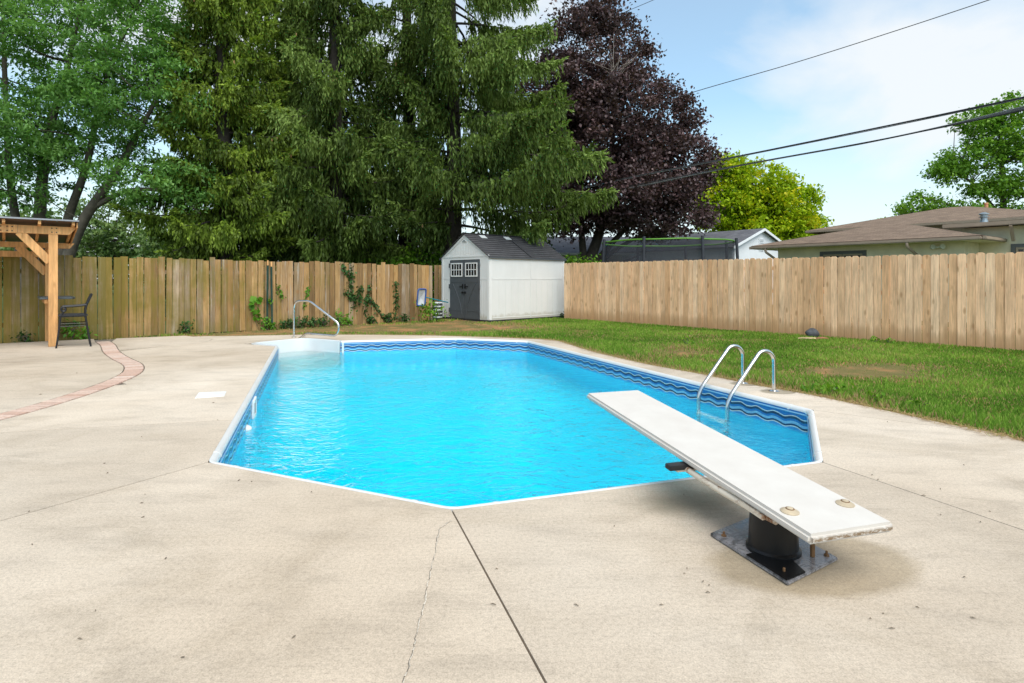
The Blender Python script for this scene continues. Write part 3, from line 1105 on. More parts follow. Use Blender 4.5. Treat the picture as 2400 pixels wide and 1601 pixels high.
# liner bead: a pale lip and a dark slot under the coping
for i in wall_names:
    a, b = inner[i], inner[(i + 1) % 10]
    sweep([a, b], [(-.01, -.052), (.005, -.052), (.008, -.058), (.005, -.066), (-.01, -.066)]).build('liner_bead', M['lip'], pool)
# floor with a deep end near the board
gu, gv = np.linspace(2.6, 14.5, 60), np.linspace(-2.2, 5.6, 44)
U, W = np.meshgrid(gu, gv, indexing='ij')
X = U * PU.x + W * PV.x
Y = U * PU.y + W * PV.y
ip = np.array(inner)
dist = np.full(X.shape, 9.0)
for i in range(10):
    p, q = ip[i], ip[(i + 1) % 10]
    d = q - p
    t = np.clip(((X - p[0]) * d[0] + (Y - p[1]) * d[1]) / (d @ d), 0, 1)
    dist = np.minimum(dist, np.hypot(X - p[0] - t * d[0], Y - p[1] - t * d[1]))
deepf = np.clip((9.6 - U) / 2.6, 0, 1)
deepf = deepf * deepf * (3 - 2 * deepf)
sl = np.clip(dist / 1.5, 0, 1)
Z = -1.05 - 1.05 * deepf * sl
V = np.stack([X, Y, Z], -1).reshape(-1, 3)
nj = X.shape[1]
ii, jj = np.meshgrid(np.arange(X.shape[0] - 1), np.arange(nj - 1), indexing='ij')
qd = np.stack([ii * nj + jj, (ii + 1) * nj + jj, (ii + 1) * nj + jj + 1, ii * nj + jj + 1], -1).reshape(-1, 4)
np_obj('pool_floor', V, qd, M['floor'], pool, smooth=True)
# white moulded corner steps
s1, s2 = Vector(S1), Vector(S2)
l_, g_ = Vector(L_), Vector(G_)
back = corner_round(L_, S1, S2, .45, .40, 8)[1:-1] + corner_round(S1, S2, G_, .45, .40, 8)[1:-1]
rim_path = [L_] + back + [G_]
# rim path goes clockwise, inner side on the right: reverse so that inside is on the left
rp = rim_path[::-1]
st = sweep(rp, [(-.01, -.02), (-.01, .006), (.004, .011), (.045, .011), (.055, .004), (.06, -.01), (.075, -.30), (.085, -.9), (-.01, -.9)])
steps = st.build('step_unit', M['steps'], pool, smooth=True)
cdir = (g_ - l_).normalized()
cn = Vector((cdir.y, -cdir.x))           # into the pool
def tread(depth_out, z, bulge):
    """tread reaching from the back of the recess to a curved nose"""
    mid_ = (l_ + g_) / 2
    half = (g_ - l_).length / 2 + .02
    nose = []
    for k in range(13):
        t = -1 + 2 * k / 12
        nose.append(mid_ + cdir * half * t + cn * (depth_out + bulge * (1 - t * t)))
    poly = [tuple(p) for p in nose] + [tuple(Vector(p)) for p in rp[1:-1]]
    g = MB()
    g.prism(poly, z - .5, z)
    return g
for dpt, z, bl in ((-.50, WATER_Z - .07, .16), (-.22, WATER_Z - .33, .2), (.04, WATER_Z - .58, .22)):
    tread(dpt, z, bl).build('step', M['steps'], pool, bevel=.02, smooth=True)
# white end jamb where the liner meets the steps
for p, q in ((L_, A), (G_, FP)):
    p, q = Vector(p), Vector(q)
    d = (q - p).normalized()
    nn = Vector((-d.y, d.x)) if p == Vector(G_) else Vector((d.y, -d.x))
    nn = nn if (Vector((-.5, 8.5)) - p).dot(nn) > 0 else -nn
    c = p + d * .03 + nn * .055
    g = MB()
    jw = .10 if p == Vector(L_) else .045
    g.box((c.x, c.y, -.45), (jw, .035, .84), Matrix.Rotation(math.atan2(d.y, d.x), 3, 'Z'))
    g.build('step_jamb', M['steps'], pool, bevel=.008)
# skimmer mouth in the left wall
wl_d = (Vector(L_) - Vector(A)).normalized()
wl_n = Vector((wl_d.y, -wl_d.x))
sk = ln(inner[0], inner[9], .345)
fr_ = Matrix.Rotation(math.atan2(wl_d.y, wl_d.x), 3, 'Z')
skim = thing('skimmer', (sk[0], sk[1], -.18), None, None)
skim.location = Vector((sk[0], sk[1], -.18)) - pool.location
skim.parent = pool
g = MB()
c = Vector((sk[0], sk[1], -.165)) + Vector((wl_n.x, wl_n.y, 0)) * .012
for dx, sz in ((-.125, (.04, .03, .22)), (.125, (.04, .03, .22))):
    g.box(c + Vector((wl_d.x, wl_d.y, 0)) * dx, sz, fr_)
for dz in (-.095, .085):
    g.box(c + Vector((0, 0, dz)), (.21, .03, .045), fr_)
g.build('skimmer_frame', M['whiteplastic'], skim, bevel=.005)
g = MB()
g.box(c - Vector((wl_n.x, wl_n.y, 0)) * .006, (.21, .02, .14), fr_)
g.build('skimmer_opening', M['rubber'], skim)

# water surface
wp_ = inset(POOL, .02)                    # sides and bottom run behind the liner, only the surface shows
g = MB()
g.prism(wp_, -3.4, WATER_Z)
wo = g.build('water', M['water'])
tag(wo, kind='structure')

# skimmer lid in the deck
lid = [gp(*p) for p in ((465.5, 921), (531, 918), (525.5, 929), (456.6, 934))]
g = MB()
g.prism([(p.x, p.y) for p in lid], -.02, .006)
o = g.build('deck_hatch', M['whiteplastic'], bevel=.003)
tag(o, 'flat white rectangular skimmer lid set into the concrete left of pool', 'lid')
# white floating dome by the left wall
fp = gp(575, 1006, WATER_Z)
ft = thing('pool_float', (fp.x, fp.y, WATER_Z), 'small white dome float bobbing beside the left pool wall', 'float')
g = MB()
g.lathe(fp + Vector((0, 0, -.03)), [(.03, -.02), (.062, 0), (.066, .028), (.06, .045), (.045, .062), (.022, .072), (.004, .075)], 20)
g.build('dome', M['whiteplastic'], ft, smooth=True)
g = MB()
g.lathe(fp + Vector((-.022, -.006, .022)), [(.020, 0), (.020, .016), (.016, .020)], 12, Matrix.Rotation(R(-28), 3, 'Y'))
g.build('cap', M['rustbolt'], ft, smooth=True)

# ---------------------------------------------------------------- handrail, ladder
def pipe(name, pts, r, mat, parent, n=12):
    return MB().tube(pts, r, n).build(name, mat, parent, smooth=True)
hb = Vector((-4.82, 13.12, 0))
hd = Vector((.90, -.43, 0)).normalized()
def hp(t, z):
    return hb + hd * t + Vector((0, 0, z))
hr = thing('handrail', hb, 'stainless steel figure-four handrail at the white corner steps', 'handrail')
pts = round_path([hp(0, 0), hp(0, .805), hp(.46, .812), hp(1.30, .34), hp(1.235, .085), hp(.36, .105), hp(.20, 0)], [.18, .10, .18, .12, .12], 7)
pipe('rail', pts, .024, M['steel'], hr)
for t in (0, .2):
    g = MB()
    g.lathe(hp(t, 0), [(.055, 0), (.055, .008), (.03, .016)], 18)
    g.build('escutcheon', M['steel'], hr, smooth=True)

lad = thing('pool_ladder', (2.94, 7.1, 0), 'stainless steel pool ladder with two arched rails on the right side', 'ladder')
pv = Vector((-.943, -.334, 0))
for base in (Vector((2.86, 7.35, 0)), Vector((3.02, 6.84, 0))):
    P = lambda t, z: base + pv * t + Vector((0, 0, z))
    arc = [P(0, 0), P(0, .33)]
    for k in range(1, 12):
        a = R(180 - k * 11.7)
        arc.append(P(.135 + .135 * math.cos(a), .335 + .135 * math.sin(a)))
    last = arc[-1]
    pts = round_path([last, P(.655, -.06), P(.66, -.75)], .12, 6)
    pts = arc + pts[1:]
    pipe('rail', pts, .0235, M['steel'], lad, 14)
    g = MB()
    g.lathe(base, [(.06, 0), (.06, .008), (.034, .018)], 20)
    g.build('escutcheon', M['steel'], lad, smooth=True)
for z in (-.38, -.66):
    g = MB()
    a, b = Vector((2.86, 7.35, z)) + pv * .66, Vector((3.02, 6.84, z)) + pv * .66
    g.bar(a, b, .08, .03)
    g.build('tread', M['whiteplastic'], lad, bevel=.006)

# ---------------------------------------------------------------- diving board
bl, br = Vector((1.2227, 2.43, .247)), Vector((1.2227, 2.43, .247)) + Vector((.956, .292, 0)) * .47
bd = Vector((-.289, .957, 0)).normalized()
dv = thing('diving_board', (1.24, 2.81, 0), 'white diving board on a low black post over the deep end', 'diving board')
rise = .076
m3 = Matrix((Vector((.957, .289, 0)), (bd + Vector((0, 0, rise))).normalized(), Vector((.957, .289, 0)).cross((bd + Vector((0, 0, rise))).normalized()))).transposed()
bw, blen, bt = .452, 2.255, .046
# board in its own axes: x across, y along, z up; origin at butt-left top corner
def slab_board():
    g = MB()
    g.box((bw / 2, blen / 2, -bt / 2), (bw, blen, bt))
    return g
g = slab_board()
o = g.build('board', M['board'], None, bevel=.014, smooth=True)
o.parent = dv
o.matrix_local = Matrix.Translation(bl - dv.location) @ m3.to_4x4()
def onb(x, y, z=0):
    return bl + m3 @ Vector((x, y, z))
for x, y in ((.075, .20), (.385, .20)):
    c = onb(x, y, 0)
    g = MB()
    g.lathe(c, [(.040, -.001), (.040, .003), (.020, .014), (.012, .014)], 22, m3)
    w = g.build('washer', M['washer'], dv, smooth=True)
    g = MB()
    g.tube([onb(x, y, .0135) + m3 @ Vector((.017 * math.cos(a), .017 * math.sin(a), 0)) for a in [2 * math.pi * j / 18 for j in range(18)]], .0028, 6, closed=True)
    g.build('washer_ring', M['rustbolt'], w, smooth=True)
    g = MB()
    g.lathe(onb(x, y, .0145), [(.015, -.002), (.014, .003), (.008, .006)], 16, m3)
    g.build('bolt_head', M['washer'], w, smooth=True)
pc = Vector((1.237, 2.81, 0))
PLATE = [(1.0, 2.995), (1.165, 2.505), (1.50, 2.73), (1.335, 3.235)]
g = MB()
g.prism(PLATE, .002, .018)
g.build('base_plate', M['plate'], dv, bevel=.004)
g = MB()
ctr = Vector((sum(p[0] for p in PLATE) / 4, sum(p[1] for p in PLATE) / 4))
near = [ln(PLATE[0], PLATE[1], .50), ln(PLATE[0], PLATE[1], .985), ln(PLATE[1], PLATE[2], .34), (1.27, 2.74), (1.20, 2.79)]
g.prism(near, .019, .026)
tag(g.build('rust_plate', M['black'], dv, bevel=.003), 'black rusty near corner of the base plate')
g = MB()
top = onb(.09, .42, -bt)
n = 28
vs, fs = [], []
for ring, (rr, zz) in enumerate(((.122, .019), (.122, .032), (.111, .040), (.107, .13), (.103, None))):
    for j in range(n):
        t = 2 * math.pi * j / n
        p = pc + Vector((math.cos(t) * rr, math.sin(t) * rr, 0))
        if zz is None:
            loc = m3.inverted() @ (p - bl)
            p.z = onb(loc.x, loc.y, -bt - .012).z
        else:
            p.z = zz
        vs.append(p)
for i in range(4):
    for j in range(n):
        fs.append((i * n + j, i * n + (j + 1) % n, (i + 1) * n + (j + 1) % n, (i + 1) * n + j))
fs.append(tuple(4 * n + j for j in range(n)))
g.add(vs, fs)
g.build('post', M['black'], dv, smooth=True)
# two bent tubes carrying the fulcrum
for x in (.012, .41):
    g = MB()
    g.tube(round_path([onb(x + .03, .24, -bt - .014), onb(x + .012, .36, -bt - .018), onb(x - .006, .62, -bt - .022), onb(x, .92, -bt - .030), onb(x + .01, .97, -bt - .030)], .08, 5), .0165, 12)
    g.build('support_tube', M['rusttube'], dv, smooth=True)
g = MB()
g.bar(onb(.0, .36, -bt - .0125), onb(bw, .36, -bt - .0125), .16, .022, m3 @ Vector((0, 0, 1)))
g.build('cradle', M['rusttube'], dv)
g = MB()
g.bar(onb(-.10, .92, -bt - .0145), onb(bw + .08, .92, -bt - .0145), .055, .027, m3 @ Vector((0, 0, 1)))
g.build('fulcrum', M['rubber'], dv, bevel=.003)
g = MB()
g.bar(onb(-.05, .925, -bt - .036), onb(bw + .05, .925, -bt - .036), .05, .014, m3 @ Vector((0, 0, 1)))
g.build('fulcrum_bracket', M['rusttube'], dv, bevel=.003)
g = MB()
g.tube([(1.385, 2.735, .02), (1.385, 2.735, .215)], .011, 8)
g.build('anchor_rod', M['rustbolt'], dv, smooth=True)
for x, y in ((1.055, 2.955), (1.185, 2.585), (1.455, 2.745), (1.32, 3.17)):
    g = MB()
    g.lathe((x, y, .017), [(.013, 0), (.013, .008), (.006, .009), (.006, .022), (.004, .024)], 6)
    g.build('anchor_bolt', M['rustbolt'], dv)

# ---------------------------------------------------------------- fences
def left_fence():
    t = thing('wood_fence', FL0, 'old weathered mossy board fence with uneven tops behind the pergola and steps', 'fence')
    g = MB()
    g.box((0, 0, .9), (.138, .019, 1.8))
    pk = g.build('picket', M['oldwood'], None, bevel=.002)
    pk.parent = t
    s = -3.6
    end = 10.22
    first = True
    while s < end:
        w = rnd.choice((.138, .138, .138, .13, .145, .12))
        p = FL0 + FLD * (s + w / 2)
        b = pk if first else dup(pk, t)
        first = False
        b.location = p - FL0 + FLN * rnd.uniform(-.013, .013) + Vector((0, 0, -.03 + rnd.uniform(-.012, .01)))
        hgt = 1.815 - .055 * max(0, min(1, s / 10)) + rnd.gauss(0, .013) + (.03 if rnd.random() < .08 else 0)
        b.scale = (w / .138, 1, hgt / 1.8)
        b.rotation_euler = (R(rnd.uniform(-.5, .5)), R(rnd.gauss(0, .3)), math.atan2(FLD.y, FLD.x) + R(rnd.uniform(-4, 4)))
        s += w + .003 + abs(rnd.gauss(.002, .003)) + (.009 if rnd.random() < .12 else 0)
    for z in (.35, 1.45):
        g = MB()
        g.bar(FL0 + FLD * -3.6 - FLN * .04 + Vector((0, 0, z)), FL0 + FLD * end - FLN * .04 + Vector((0, 0, z)), .04, .09)
        g.build('rail', M['oldwood'], t)
    for k in range(7):
        g = MB()
        p = FL0 + FLD * (-3.4 + k * 2.25) - FLN * .11
        g.box((p.x, p.y, .8), (.09, .09, 1.7), Matrix.Rotation(math.atan2(FLD.y, FLD.x), 3, 'Z'))
        g.build('post', M['oldwood'], t)
    return t
lf = left_fence()
# single boards in the gap beside the shed
t = thing('fence_stub', (-2.5, 20.6, 0), 'short stub of old board fence in the gap beside the shed', 'fence')
for k in range(5):
    p = Vector((-2.62 + k * .15, 20.55 + k * .02, 0))
    g = MB()
    g.box((0, 0, .88), (.138, .019, 1.77))
    o = g.build('picket', M['oldwood'], None)
    o.parent = t
    o.location = p - t.location

def right_fence():
    t = thing('wood_fence', FR0, 'newer tan dog-eared picket fence along the lawn on the right', 'fence')
    W, HH, c = .1392, 1.84, .030
    def mk(h):
        g = MB()
        pts = [(-W / 2, 0, 0), (W / 2, 0, 0), (W / 2, 0, h - c), (W / 2 - c, 0, h), (-W / 2 + c, 0, h), (-W / 2, 0, h - c)]
        g.extrude([(x, -.009, z) for x, y, z in pts], (0, .018, 0))
        return g
    pk = mk(HH).build('picket', M['newwood'], None, bevel=.0015)
    pk.parent = t
    ang = math.atan2(FRD.y, FRD.x)
    for k in range(98):
        b = pk if k == 0 else dup(pk, t)
        p = FRD * (-.02 + k * .1462)
        b.location = p + FRN * rnd.uniform(-.010, .010) + Vector((0, 0, -.03 + rnd.uniform(-.006, .006) - .0003 * k))
        b.rotation_euler = (R(rnd.uniform(-.3, .3)), R(rnd.gauss(0, .12)), ang + R(rnd.uniform(-3.2, 3.2)))
        b.scale = (rnd.uniform(.99, 1.012), 1, rnd.uniform(.996, 1.004))
    for z in (.3, 1.0, 1.55):
        g = MB()
        g.bar(FR0 - FRN * .04 + Vector((0, 0, z)), FR0 + FRD * 14.2 - FRN * .04 + Vector((0, 0, z)), .04, .09)
        g.build('rail', M['newwood'], t)
    for k in range(7):
        p = FR0 + FRD * (k * 2.35 + .2) - FRN * .11
        g = MB()
        g.box((p.x, p.y, .85), (.09, .09, 1.7), Matrix.Rotation(ang, 3, 'Z'))
        g.build('post', M['newwood'], t)
right_fence()

# ---------------------------------------------------------------- shed
SC = Vector((-.69, 18.02, 0))                                     # near corner
SD = Vector((.735, .678, 0)).normalized()                         # along the long side
SF = Vector((-.678, .735, 0)).normalized()                        # along the door side
SW, SL, SE, SP = 2.43, 3.36, 1.955, 2.70
shed = thing('garden_shed', SC, 'white resin garden shed with charcoal double doors and grey shingle roof', 'shed')
def sp(f, d, z):
    return SC + SF * f + SD * d + Vector((0, 0, z))
def wall_poly(pts, d, name, mat, parent, bevel=0):
    g = MB()
    g.extrude(pts, d)
    return g.build(name, mat, parent, bevel=bevel)
DO0, DO1, DH = .445, 1.975, 1.90         # door opening along the front
o = wall_poly([sp(0, 0, .03), sp(DO0, 0, .03), sp(DO0, 0, SE), sp(0, 0, SE)], SD * .04, 'wall', M['shedwall'], shed)
wall_poly([sp(DO1, 0, .03), sp(SW, 0, .03), sp(SW, 0, SE), sp(DO1, 0, SE)], SD * .04, 'wall', M['shedwall'], shed)
wall_poly([sp(DO0, 0, DH), sp(DO1, 0, DH), sp(DO1, 0, SE), sp(DO0, 0, SE)], SD * .04, 'wall', M['shedwall'], shed)
gable = wall_poly([sp(0, 0, SE + .002), sp(SW, 0, SE + .002), sp(SW / 2, 0, SP - .03)], SD * .04, 'gable', M['shedwall'], shed)
wall_poly([sp(0, .042, .03), sp(0, SL, .03), sp(0, SL, SE), sp(0, .042, SE)], SF * .04, 'wall', M['shedwall'], shed)
wall_poly([sp(SW, .042, .03), sp(SW, SL, .03), sp(SW, SL, SE), sp(SW, .042, SE)], SF * -.04, 'wall', M['shedwall'], shed)
wall_poly([sp(.05, SL, .03), sp(SW - .05, SL, .03), sp(SW - .05, SL, SE), sp(SW / 2, SL, SP - .05), sp(.05, SL, SE)], SD * -.04, 'wall', M['shedwall'], shed)
wall_poly([sp(-.02, -.02, -.03), sp(SW + .02, -.02, -.03), sp(SW + .02, SL, -.03), sp(-.02, SL, -.03)], (0, 0, .058), 'floor_plate', M['rubber'], shed)
# raised trims: corners, side rail, panel ribs, gable batten lines
def strip(a, b, w, h, nrm, name='trim', mat=None):
    g = MB()
    g.bar(a, b, w, h, nrm)
    return g.build(name, mat or M['shedtrim'], shed, bevel=.004)
side_n, front_n = -SF, -SD
for d in (.05, SL - .04):
    strip(sp(-.006, d, .035), sp(-.006, d, SE - .01), .10, .018, side_n)
for f in (.05, SW - .05):
    strip(sp(f, -.006, .035), sp(f, -.006, SE - .01), .10, .018, front_n)
for d0, d1 in ((.12, 1.74), (1.79, SL - .1)):
    strip(sp(-.004, d0, 1.30), sp(-.004, d1, 1.30), .07, .006, side_n, 'panel_rail')
    for k in range(1, 6):
        d = d0 + (d1 - d0) * k / 6
        strip(sp(-.003, d, .12), sp(-.003, d, 1.25), .012, .009, side_n, 'panel_rib')
    strip(sp(-.003, d0, .10), sp(-.003, d1, .10), .03, .010, side_n, 'panel_rail')
strip(sp(-.003, 1.765, .05), sp(-.003, 1.765, SE - .02), .03, .010, side_n, 'panel_seam')
strip(sp(.0, -.006, SE + .05), sp(SW, -.006, SE + .05), .05, .014, front_n, 'gable_rail')
for k in range(-7, 8):
    f = SW / 2 + k * .085
    top_z = SE + (SP - SE) * (1 - abs(k * .085) / (SW / 2)) - .13
    if top_z > SE + .12:
        strip(sp(f, -.004, SE + .09), sp(f, -.004, top_z), .010, .009, front_n, 'gable_batten')
for f0, f1 in ((.1, DO0 - .02), (DO1 + .02, SW - .1)):
    strip(sp(f0, -.004, 1.30), sp(f1, -.004, 1.30), .07, .006, front_n, 'panel_rail')
    for k in (1, 2):
        f = f0 + (f1 - f0) * k / 3
        strip(sp(f, -.003, .1), sp(f, -.003, 1.25), .012, .009, front_n, 'panel_rib')
for a, b in (((.0, SE + .0), (SW / 2, SP - .02)), ((SW, SE + .0), (SW / 2, SP - .02))):
    strip(sp(a[0], -.008, a[1] - .01), sp(b[0], -.008, b[1] - .02), .07, .02, front_n, 'barge_board')
g = MB()
pa = [sp(SW / 2 + .13, -.02, SP - .235), sp(SW / 2 - .13, -.02, SP - .235), sp(SW / 2, -.02, SP - .14)]
g.extrude(pa, SD * .012)
v = g.build('gable_vent', M['shedtrim'], shed)
for k in range(2):
    g = MB()
    hw = .085 - k * .045
    g.bar(sp(SW / 2 + hw, -.024, SP - .212 + k * .032), sp(SW / 2 - hw, -.024, SP - .212 + k * .032), .014, .008, front_n)
    g.build('vent_slot', M['rubber'], v)
# doors
for k, (f0, f1) in enumerate(((DO0 + .012, 1.205), (1.215, DO1 - .012))):
    g = MB()
    g.extrude([sp(f0, -.022, .03), sp(f1, -.022, .03), sp(f1, -.022, DH - .012), sp(f0, -.022, DH - .012)], SD * .045)
    door = g.build('door', M['sheddoor'], shed, bevel=.006)
    def on_door(a, b, w, h, name, mat, bev=.002):
        g = MB()
        g.bar(a, b, w, h, front_n)
        return g.build(name, mat, door, bevel=bev)
    on_door(sp(f0 + .05, -.025, 1.22), sp(f1 - .05, -.025, 1.22), .09, .010, 'door_rail', M['sheddoor'])
    on_door(sp(f0 + .05, -.025, .28), sp(f1 - .05, -.025, .28), .03, .010, 'door_rail', M['sheddoor'])
    # curved brace moulding
    g = MB()
    hinge_f, seam_f = (f0, f1) if k == 0 else (f1, f0)
    arc = [sp(hinge_f + (seam_f - hinge_f) * (.22 + .62 * (1 - math.cos(R(90 * q / 8)))) , -.026, 1.14 - 1.0 * math.sin(R(90 * q / 8)) * .98) for q in range(9)]
    arc = [sp(hinge_f + (seam_f - hinge_f) * (.86 - .64 * (1 - q / 8) ** 1.6), -.026, .16 + .98 * (1 - q / 8)) for q in range(9)]
    g.tube(arc, .011, 6)
    g.build('door_brace', M['sheddoor'], door)
    # window 4 x 2 panes in a white frame
    wf0, wf1, wz0, wz1 = f0 + .08, f1 - .07, 1.36, 1.80
    g = MB()
    fw = .035
    y = -.031
    g.bar(sp(wf0, y, wz0 + fw / 2), sp(wf1, y, wz0 + fw / 2), fw, .022, front_n)
    g.bar(sp(wf0, y, wz1 - fw / 2), sp(wf1, y, wz1 - fw / 2), fw, .022, front_n)
    g.bar(sp(wf0 + fw / 2, y, wz0 + fw), sp(wf0 + fw / 2, y, wz1 - fw), fw, .022, front_n)
    g.bar(sp(wf1 - fw / 2, y, wz0 + fw), sp(wf1 - fw / 2, y, wz1 - fw), fw, .022, front_n)
    win = g.build('window', M['shedtrim'], door)
    on_door(sp(wf0 + .02, -.0265, (wz0 + wz1) / 2), sp(wf1 - .02, -.0265, (wz0 + wz1) / 2), wz1 - wz0 - .06, .006, 'pane', M['darkglass'], 0)
    g = MB()
    for q in (1, 2, 3):
        f = wf0 + fw + (wf1 - wf0 - 2 * fw) * q / 4
        g.bar(sp(f, y, wz0 + fw), sp(f, y, wz1 - fw), .018, .014, front_n)
    for q in range(4):
        f = wf0 + fw + (wf1 - wf0 - 2 * fw) * (q + .5) / 4
        half = (wf1 - wf0 - 2 * fw) / 8 - .0095
        g.bar(sp(f - half, y, (wz0 + wz1) / 2), sp(f + half, y, (wz0 + wz1) / 2), .022, .014, front_n)
    g.build('muntin', M['shedtrim'], door)
    hf = seam_f + (hinge_f - seam_f) * .075
    g = MB()
    g.bar(sp(hf, -.035, .98), sp(hf, -.035, 1.13), .045, .026, front_n)
    sgn = 1 if hinge_f > seam_f else -1
    g.bar(sp(hf + sgn * .024, -.045, 1.05), sp(hf + sgn * .15, -.045, 1.045), .03, .02, front_n)
    g.box(sp(hf, -.04, .86), (.06, .05, .06), Matrix.Rotation(math.atan2(SF.y, SF.x), 3, 'Z'))
    g.build('handle', M['blackmetal'], door, bevel=.003)
    for z in (.28, 1.05, 1.72):
        g = MB()
        sg = -1 if hinge_f < seam_f else 1
        g.bar(sp(hinge_f + sg * .006, -.032, z - .07), sp(hinge_f + sg * .006, -.032, z + .07), .05, .03, front_n)
        g.build('hinge', M['sheddoor'], door, bevel=.003)
# roof: two slopes of stepped shingle courses
OV, RO = .05, .06
slope_len = math.hypot(SW / 2 + OV, (SP - SE) * (SW / 2 + OV) / (SW / 2))
def roof_slope(s):
    me_v, me_f, uvs = [], [], []
    courses = 11
    for k in range(courses):
        t0, t1 = k / courses, (k + 1) / courses
        def pt(t, dd, lift):
            f = SW / 2 - s * (SW / 2 + OV) * (1 - t)
            z = SP - (SP - SE) * (1 - t) * (SW / 2 + OV) / (SW / 2)
            return sp(f, dd, z + .03 + lift)
        b0 = len(me_v)
        me_v += [pt(t0, -RO, .020), pt(t0, SL + RO, .020), pt(t1, SL + RO, .004), pt(t1, -RO, .004), pt(t0, -RO, -.004), pt(t0, SL + RO, -.004), pt(t1, -RO, -.012), pt(t1, SL + RO, -.012)]
        fs = [(0, 1, 2, 3), (4, 5, 1, 0), (4, 0, 3, 6), (1, 5, 7, 2), (6, 7, 5, 4)]
        me_f += [[i + b0 for i in f] for f in fs]
    me = bpy.data.meshes.new('roof')
    me.from_pydata([tuple(p - SC) for p in me_v], [], me_f)
    uv = me.uv_layers.new(name='UVMap')
    for poly in me.polygons:
        for li in poly.loop_indices:
            vi = me.loops[li].vertex_index
            p = me_v[vi]
            k, r = vi // 8, vi % 8
            t = (k + (1 if r in (2, 3, 6, 7) else 0)) / courses
            uv.data[li].uv = ((p - SC).dot(SD), t * courses / 7.6 - .0001 * (r in (2, 3)))
    me.materials.append(M['shedroof'])
    o = bpy.data.objects.new('roof', me)
    COL.objects.link(o)
    o.parent = shed
    return o, pt
roofs = [roof_slope(1), roof_slope(-1)]
rf, _ = roofs[0]
g = MB()
g.bar(sp(SW / 2, -RO - .01, SP + .045), sp(SW / 2, SL + RO + .01, SP + .045), .11, .035)
g.build('ridge_cap', M['shedroof'], shed, bevel=.012)
g = MB()
e0, e1 = sp(-OV, 1.765, 0), sp(SW / 2, 1.765, 0)
e0.z, e1.z = SE - (SP - SE) * OV / (SW / 2) + .05, SP + .05
g.bar(e0, e1, .03, .02, (-SF + Vector((0, 0, 1))))
g.build('roof_seam', M['rubber'], shed)
g = MB()
for s_ in (-1, 1):
    f = -OV if s_ < 0 else SW + OV
    z = SE - (SP - SE) * OV / (SW / 2) + .012
    g.bar(sp(f, -RO, z), sp(f, SL + RO, z), .022, .045)
g.build('eave_trim', M['sheddoor'], shed)
def on_roof(t, d, lift):
    f = SW / 2 - (SW / 2 + OV) * (1 - t)
    z = SP - (SP - SE) * (1 - t) * (SW / 2 + OV) / (SW / 2)
    n = (-SF * (SP - SE) + Vector((0, 0, SW / 2))).normalized()
    return sp(f, d, z + .03) + n * lift
for d in (.62, 1.68, 2.72):
    q = [on_roof(.80, d - .12, .022), on_roof(.80, d + .12, .022), on_roof(.93, d + .12, .022), on_roof(.93, d - .12, .022)]
    g = MB()
    g.extrude(q, (q[1] - q[0]).cross(q[2] - q[1]).normalized() * .016)
    g.build('skylight', M['skylight'], shed, bevel=.004)

# ---------------------------------------------------------------- pergola, table, stool
PB = Vector((-8.80, 11.38, 0))
perg = thing('pergola', PB, 'orange cedar pergola with knee braces and thin metal roof on the left', 'pergola')
pu, pn = FLD, -FLN                         # along the front beam, back towards the fence
prot = Matrix.Rotation(math.atan2(pu.y, pu.x), 3, 'Z')
def pp(u, n, z):
    return PB + pu * u + pn * n + Vector((0, 0, z))
PW, PD = 2.45, 1.32
def rz(n):
    return 2.345 - .165 * n                # roof underside falls towards the fence
for u, n in ((0, 0), (-PW, 0), (0, PD), (-PW, PD)):
    h = 2.145 if n == 0 else 1.93
    g = MB()
    g.box(pp(u, n, h / 2), (.142, .142, h), prot)
    g.build('post', M['cedar'], perg, bevel=.006)
g = MB()
g.extrude([pp(.25, -.055, 2.147), pp(.37, -.055, 2.298), pp(-PW - .37, -.055, 2.298), pp(-PW - .25, -.055, 2.147)], pn * .11)
fb = g.build('beam', M['cedar'], perg, bevel=.004)
for uu in (-.02, .05, -.60, -.67, -.76):
    for zz in (2.185, 2.26):
        g = MB()
        g.lathe(pp(uu, -.06, zz), [(.011, -.004), (.011, .006), (.006, .009)], 8, prot @ Matrix.Rotation(R(90), 3, 'X'))
        g.build('bolt', M['blackmetal'], fb)
g = MB()
g.bar(pp(-.52, -.0565, 2.15), pp(-.52, -.0565, 2.295), .006, .003, pn)
g.build('scarf_joint', M['joint'], fb)
g = MB()
g.extrude([pp(.34, PD - .05, 1.935), pp(.42, PD - .05, 2.045), pp(-PW - .42, PD - .05, 2.045), pp(-PW - .34, PD - .05, 1.935)], pn * .10)
g.build('beam', M['cedar'], perg, bevel=.004)
g = MB()
g.bar(pp(-.08, PD, 1.80), pp(-PW + .08, PD, 1.80), .05, .12)
g.build('rail', M['cedar'], perg, bevel=.004)
for u in (0, -PW):
    g = MB()
    g.bar(pp(u, .08, 2.085), pp(u, PD - .08, 1.90), .09, .09)
    g.build('side_rail', M['cedar'], perg, bevel=.004)
for u0, n0, du, z1 in ((0, 0, -1, 2.14), (-PW, 0, 1, 2.14), (0, PD, -1, 1.93), (-PW, PD, 1, 1.93)):
    g = MB()
    g.bar(pp(u0 + du * .05, n0, z1 - .52), pp(u0 + du * .50, n0, z1 + .03), .08, .14)
    g.build('knee_brace', M['cedar'], perg, bevel=.004)
for k in range(7):
    u = .30 - k * .51
    g = MB()
    g.bar(pp(u, -.24, rz(-.24) - .032), pp(u, PD + .34, rz(PD + .34) - .032), .045, .065)
    g.build('rafter', M['cedar'], perg)
g = MB()
g.extrude([pp(.38, -.27, rz(-.27)), pp(-PW - .38, -.27, rz(-.27)), pp(-PW - .38, PD + .36, rz(PD + .36)), pp(.38, PD + .36, rz(PD + .36))], (0, 0, .022))
g.build('roof', M['metalroof'], perg)
